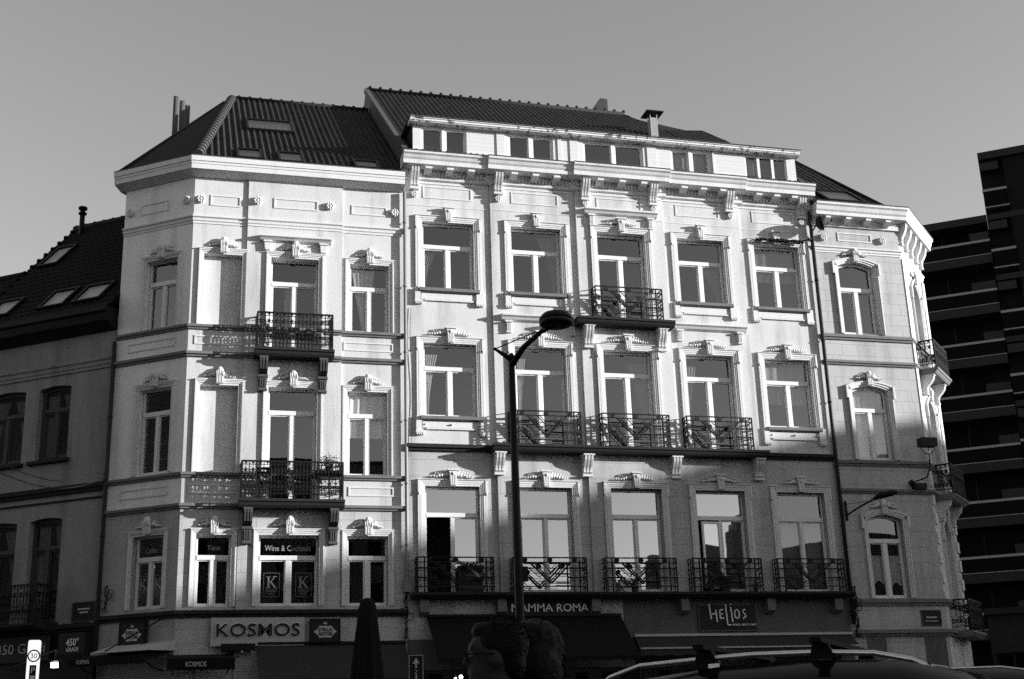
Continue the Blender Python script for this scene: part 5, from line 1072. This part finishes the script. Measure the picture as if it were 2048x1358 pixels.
t = thing('storage_box', 'dark box standing on the balcony under the fourth window', 'box', FA.P(15.5, .25, 5.2)); mb = MB(); mb.box(FA, 15.38, 15.62, .15, .36, 5.2, 5.62); mb.build('box', 'lamp', t); mb = MB(); mb.box(FA, 15.36, 15.64, .13, .38, 5.62, 5.65); mb.build('lid', 'lamp', t)

# ================================================================== cars
def car(label, P, ang, rail, hz, near=True):
    """estate car: axis along ang, near side rail through P"""
    a = R(ang); F = Frame(P, (math.cos(a), math.sin(a))); t = thing('parked_car', label, 'car', F.P(-.3, -.6, 0), 'parked cars at the lower right')
    Wd = 1.62; prof = [(-2.35, .45), (-2.3, .85), (-2.05, 1.02), (-1.75, 1.12), (-1.45, hz-.16), (-1.2, hz-.07), (-.6, hz-.01), (0, hz), (.5, hz-.03), (.85, hz-.12), (1.3, hz-.42), (1.55, 1.05), (2.3, .92), (2.45, .7), (2.45, .42), (1.9, .25), (-2.2, .25)]
    mb = MB(); vs = []; n = len(prof); cols = (.30, .16, .05, -.1, -.8+0.0, -1.35, -1.50, -1.62, -1.75)
    for c in cols:
        k = min(abs(c-.30), abs(c+1.75)); sh = max(0, .22-k*.9)
        for u, z in prof: vs.append(F.P(u*(1-.04*sh*4), c, z-(max(0, z-1.0)*.35*sh*3)-(0 if z < hz-.2 else .05*sh*4)+ (0.035*(1-((c+.72)/1.02)**2) if z > hz-.2 else 0)))
    fs = []
    for i in range(len(cols)-1):
        for j in range(n): fs.append((i*n+j, i*n+(j+1) % n, (i+1)*n+(j+1) % n, (i+1)*n+j))
    mb.add(vs, fs, True); mb.add(vs, [tuple(range(n)), tuple(range((len(cols)-1)*n, len(cols)*n))]); mb.build('body', 'carpaint', t)
    for c in (.31, -1.76):
        mb = MB(); mb.ext(F, c, c+.01*(1 if c > 0 else -1), [(-1.7, 1.06), (-1.38, hz-.22), (.75, hz-.2), (1.25, 1.06)]); mb.build('side_window', 'modpanel', t)
    for u in (-1.5, 1.45):
        for c in (.22, -1.7):
            mb = MB(); mb.disc(F, u, c-.12, c+.12, .33, .33, 20); w_ = mb.build('wheel', 'rubber', t); mb = MB(); mb.disc(F, u, c+(.12 if c > 0 else -.135), c+(.135 if c > 0 else -.12), .33, .2, 16); mb.build('rim', 'chrome', w_)
    for sgn, c in ((1, .10), (-1, -1.42)):
        mb = MB(); mb.ball(F.P(2.38, c-.02, .75), .08, .16, .08, F); mb.build('headlight', 'plastic', t); mb = MB(); mb.ball(F.P(-2.28, c, .85), .05, .12, .12, F); mb.build('tail_light', 'signdark', t)
    if rail:
        for c in (0, -1.45):
            mb = MB(); pts = [(-1.46, 1.53), (-1.36, 1.60), (-1.15, 1.663), (-.76, 1.682), (-.4, 1.693), (0, 1.685), (.34, 1.662), (.56, 1.612), (.70, 1.54), (.82, 1.44)]
            for i in range(len(pts)-1):
                pass
            vs = []; m_ = 8
            for i, (u, z) in enumerate(pts):
                for j in range(m_): b = 2*math.pi*j/m_; vs.append(F.P(u, c+.022*math.cos(b), z+.017*math.sin(b)))
            mb.add(vs, [(i*m_+j, i*m_+(j+1) % m_, (i+1)*m_+(j+1) % m_, (i+1)*m_+j) for i in range(len(pts)-1) for j in range(m_)], True); mb.build('roof_rail', 'chrome', t)
            mb = MB()
            for u in (-1.2, .6): one('rail_foot', 'rubber', t, MB.box, F, u-.06, u+.06, c-.015, c+.015, hz-.12, 1.64 if u < .5 else 1.585)
        for u in (-.70, .03):
            mb = MB(); mb.prof(F, u-.035, u+.035, [(.16, 1.735), (.16, 1.765), (-1.62, 1.765), (-1.62, 1.735)]); o = mb.build('crossbar', 'rubber', t)
            for c in (0, -1.45): mb = MB(); mb.ext(F, c-.03, c+.03, [(u-.07, 1.655), (u+.08, 1.655), (u+.04, 1.738), (u-.05, 1.738)]); mb.build('clamp', 'rubber', o)
    else:
        mb = MB(); vs = []
        mb.tube([F.P(u, .18, z) for u, z in ((-1.3, hz-.11), (-.9, hz-.03), (-.3, hz+.01), (.3, hz-.0), (.75, hz-.08), (1.1, hz-.26))], .010, 6); mb.build('roof_trim', 'chrome', t)
    return t
car('black estate car at the bottom with aluminium roof rails and two crossbars', (3.85, -27.65), -40, True, 1.625)
p = at(1920, 1337, 10.5); car('second dark car, only its thin curved roof line showing right of the roof rails', (p.x, p.y), -38, False, p.z-.01)

# ================================================================== people
def blobs(name, parts, m, parent, vox=.012, noise=0.0, seed=1):
    mb = MB()
    for pr in parts:
        if pr[0] == 'b': mb.ball(pr[1], *pr[2], pr[3] if len(pr) > 3 else None, 16, 10)
        else: mb.tube(pr[1], pr[2], 12)
    me = bpy.data.meshes.new(name); me.from_pydata(mb.v, [], mb.f); o = bpy.data.objects.new(name, me); col.objects.link(o)
    r = o.modifiers.new('r', 'REMESH'); r.mode = 'VOXEL'; r.voxel_size = vox; sm = o.modifiers.new('s', 'SMOOTH'); sm.iterations = 4; sm.factor = .6
    if noise:
        tx = bpy.data.textures.new('n', 'CLOUDS'); tx.noise_scale = .035; d = o.modifiers.new('d', 'DISPLACE'); d.texture = tx; d.strength = noise; d.mid_level = .5
    dg = bpy.context.evaluated_depsgraph_get(); dg.update(); m2 = bpy.data.meshes.new_from_object(o.evaluated_get(dg)); bpy.data.objects.remove(o)
    for f in m2.polygons: f.use_smooth = True
    m2.materials.clear(); m2.materials.append(M[m]); o = bpy.data.objects.new(name, m2); col.objects.link(o); link(o, parent); return o
def person(label, px, py, dist, face, hair, glasses=False, coat='cloth', headtop=None):
    top = at(px, py, dist); h = top.z; X = Vector(face).normalized(); F = Frame((top.x, top.y), X); F.N = Vector((X.y, -X.x, 0)); s = h/1.72
    t = thing('person', label, 'person', (top.x, top.y, 0)); P = lambda f, l, z: F.P(f*s, l*s, z*s)      # f forward, l left/right, z up
    hc = 1.61
    pr = [('b', P(-.01, 0, hc+.015), (.098*s, .078*s, .115*s), F), ('b', P(.035, 0, hc-.06), (.060*s, .056*s, .075*s), F), ('b', P(.075, 0, hc-.105), (.022*s, .026*s, .022*s), F),
          ('t', [P(.085, 0, hc+.02), P(.108, 0, hc-.025), P(.114, 0, hc-.04)], [.010*s, .014*s, .013*s]), ('b', P(.083, 0, hc-.07), (.018*s, .026*s, .012*s), F), ('b', P(.078, 0, hc+.035), (.02*s, .05*s, .012*s), F),
          ('b', P(-.01, .078, hc-.02), (.022*s, .012*s, .034*s), F), ('b', P(-.01, -.078, hc-.02), (.022*s, .012*s, .034*s), F),
          ('t', [P(-.02, 0, hc-.06), P(-.035, 0, 1.40)], [.055*s, .062*s]), ('b', P(-.03, 0, 1.30), (.11*s, .19*s, .12*s), F), ('b', P(-.02, 0, 1.08), (.105*s, .15*s, .22*s), F), ('b', P(-.02, 0, .92), (.12*s, .16*s, .13*s), F)]
    for sg in (-1, 1):
        pr += [('t', [P(-.03, .17*sg, 1.38), P(-.04, .21*sg, 1.10), P(.02, .22*sg, .86), P(.05, .22*sg, .80)], [.052*s, .042*s, .028*s, .026*s]), ('b', P(.06, .22*sg, .745), (.035*s, .018*s, .045*s), F)]
        for k, (df, L) in enumerate(((-.022, .07), (-.008, .08), (.008, .076), (.022, .06))): pr.append(('t', [P(.06+df, .22*sg, .715), P(.075+df, .215*sg, .715-L*.6), P(.068+df, .21*sg, .715-L)], [.0085*s, .008*s, .007*s]))
        pr.append(('t', [P(.09, .22*sg, .76), P(.115, .21*sg, .72), P(.115, .205*sg, .69)], [.010*s, .009*s, .008*s]))
        pr += [('t', [P(-.02, .09*sg, .90), P(.0, .10*sg, .50), P(-.01, .10*sg, .09)], [.085*s, .058*s, .042*s]), ('t', [P(-.03, .10*sg, .05), P(.14, .11*sg, .035)], [.042*s, .034*s])]
    blobs('body', pr, 'skin', t, .010)
    cl = [('b', P(-.03, 0, 1.28), (.135*s, .215*s, .15*s), F), ('b', P(-.02, 0, 1.05), (.135*s, .18*s, .24*s), F), ('b', P(-.02, 0, .88), (.14*s, .18*s, .15*s), F), ('t', [P(-.03, 0, 1.40), P(-.035, 0, 1.455)], [.085*s, .075*s])]
    for sg in (-1, 1): cl += [('t', [P(-.03, .17*sg, 1.37), P(-.04, .215*sg, 1.10), P(.02, .225*sg, .84)], [.072*s, .06*s, .046*s])]
    blobs('jacket', cl, coat, t, .016)
    tr = []
    for sg in (-1, 1): tr += [('t', [P(-.02, .09*sg, .88), P(.0, .10*sg, .50), P(-.01, .10*sg, .10)], [.10*s, .075*s, .06*s]), ('t', [P(-.06, .10*sg, .05), P(.16, .11*sg, .04)], [.05*s, .04*s])]
    blobs('trousers', tr, 'cloth', t, .018)
    if hair == 'short': hr = [('b', P(-.032, 0, hc+.035), (.108*s, .088*s, .105*s), F), ('b', P(.03, 0, hc+.088), (.055*s, .062*s, .036*s), F), ('b', P(-.075, 0, hc-.03), (.05*s, .07*s, .08*s), F)]
    else: hr = [('b', P(-.02, 0, hc+.02), (.125*s, .115*s, .122*s), F), ('b', P(-.06, .04, hc-.08), (.105*s, .115*s, .13*s), F), ('b', P(-.08, .02, hc-.20), (.10*s, .13*s, .13*s), F), ('b', P(-.08, -.04, hc-.1), (.1*s, .1*s, .12*s), F)]
    blobs('hair', hr, 'hair', t, .010, .016*s if hair == 'long' else .010*s)
    rr = random.Random(len(label)); st = MB()
    for k in range(1100 if hair == 'long' else 700):      # loose strands break the outline
        a = rr.uniform(0, 6.283); e = rr.uniform(.15, 1.5); f_, l_, z_ = math.cos(a)*math.cos(e), math.sin(a)*math.cos(e), math.sin(e)
        if hair == 'short' and f_ > .55 and e < .9: continue
        if hair == 'short': p0 = P(-.032+.104*f_, .085*l_, hc+.035+.10*z_); d1 = Vector((rr.gauss(0, .5), rr.gauss(0, .5), rr.gauss(.2, .4)))+F.U*(f_-.4)+Vector((0, 0, z_*.5)); L = rr.uniform(.012, .035)
        else:
            dz = rr.uniform(0, .24); p0 = P(-.03+.12*f_-.05*dz*4*.3, .115*l_, hc+.02+.11*z_-dz); d1 = Vector((rr.gauss(0, .35), rr.gauss(0, .35), rr.gauss(-.6, .5)))+F.U*f_*.5+F.N*l_*.5; L = rr.uniform(.03, .07)
        d1.normalize(); sd = d1.cross(Vector((rr.uniform(-1, 1), rr.uniform(-1, 1), .4))).normalized()*.0022; m_ = p0+d1*L*.6; t2 = p0+d1*L+Vector((0, 0, -L*.25))
        st.quad(p0-sd, p0+sd, m_+sd*.8, m_-sd*.8); st.quad(m_-sd*.8, m_+sd*.8, t2)
    st.build('hair_strands', 'hair', t)
    if glasses:
        mb = MB()
        for sg in (-1, 1):
            c = P(.10, .034*sg, hc-.0); mb.tube([c+F.N*(.026*math.cos(i*math.pi/6))+Vector((0, 0, .020*math.sin(i*math.pi/6))) for i in range(13)], .0035, 5, False); mb.tube([P(.10, .06*sg, hc), P(.05, .082*sg, hc+.002), P(-.01, .084*sg, hc-.003)], .004, 5)
        mb.tube([P(.102, -.01, hc), P(.102, .01, hc)], .003, 5); mb.build('glasses', 'rubber', t)
    ey = MB()
    for sg in (-1, 1): ey.ball(P(.082, .032*sg, hc), .012*s, .012*s, .010*s, F)
    ey.build('eyes', 'plastic', t)
    return t
vl = -rt0
person('person with short dark hair and glasses facing left, in a dark jacket', 985, 1250, 4.75, (vl.x, vl.y, 0), 'short', True)
person('person with long dark hair turned away to the right, close behind the one with glasses', 1075, 1253, 5.0, (fwd.x*.7-vl.x*.7, fwd.y*.7-vl.y*.7, 0), 'long')
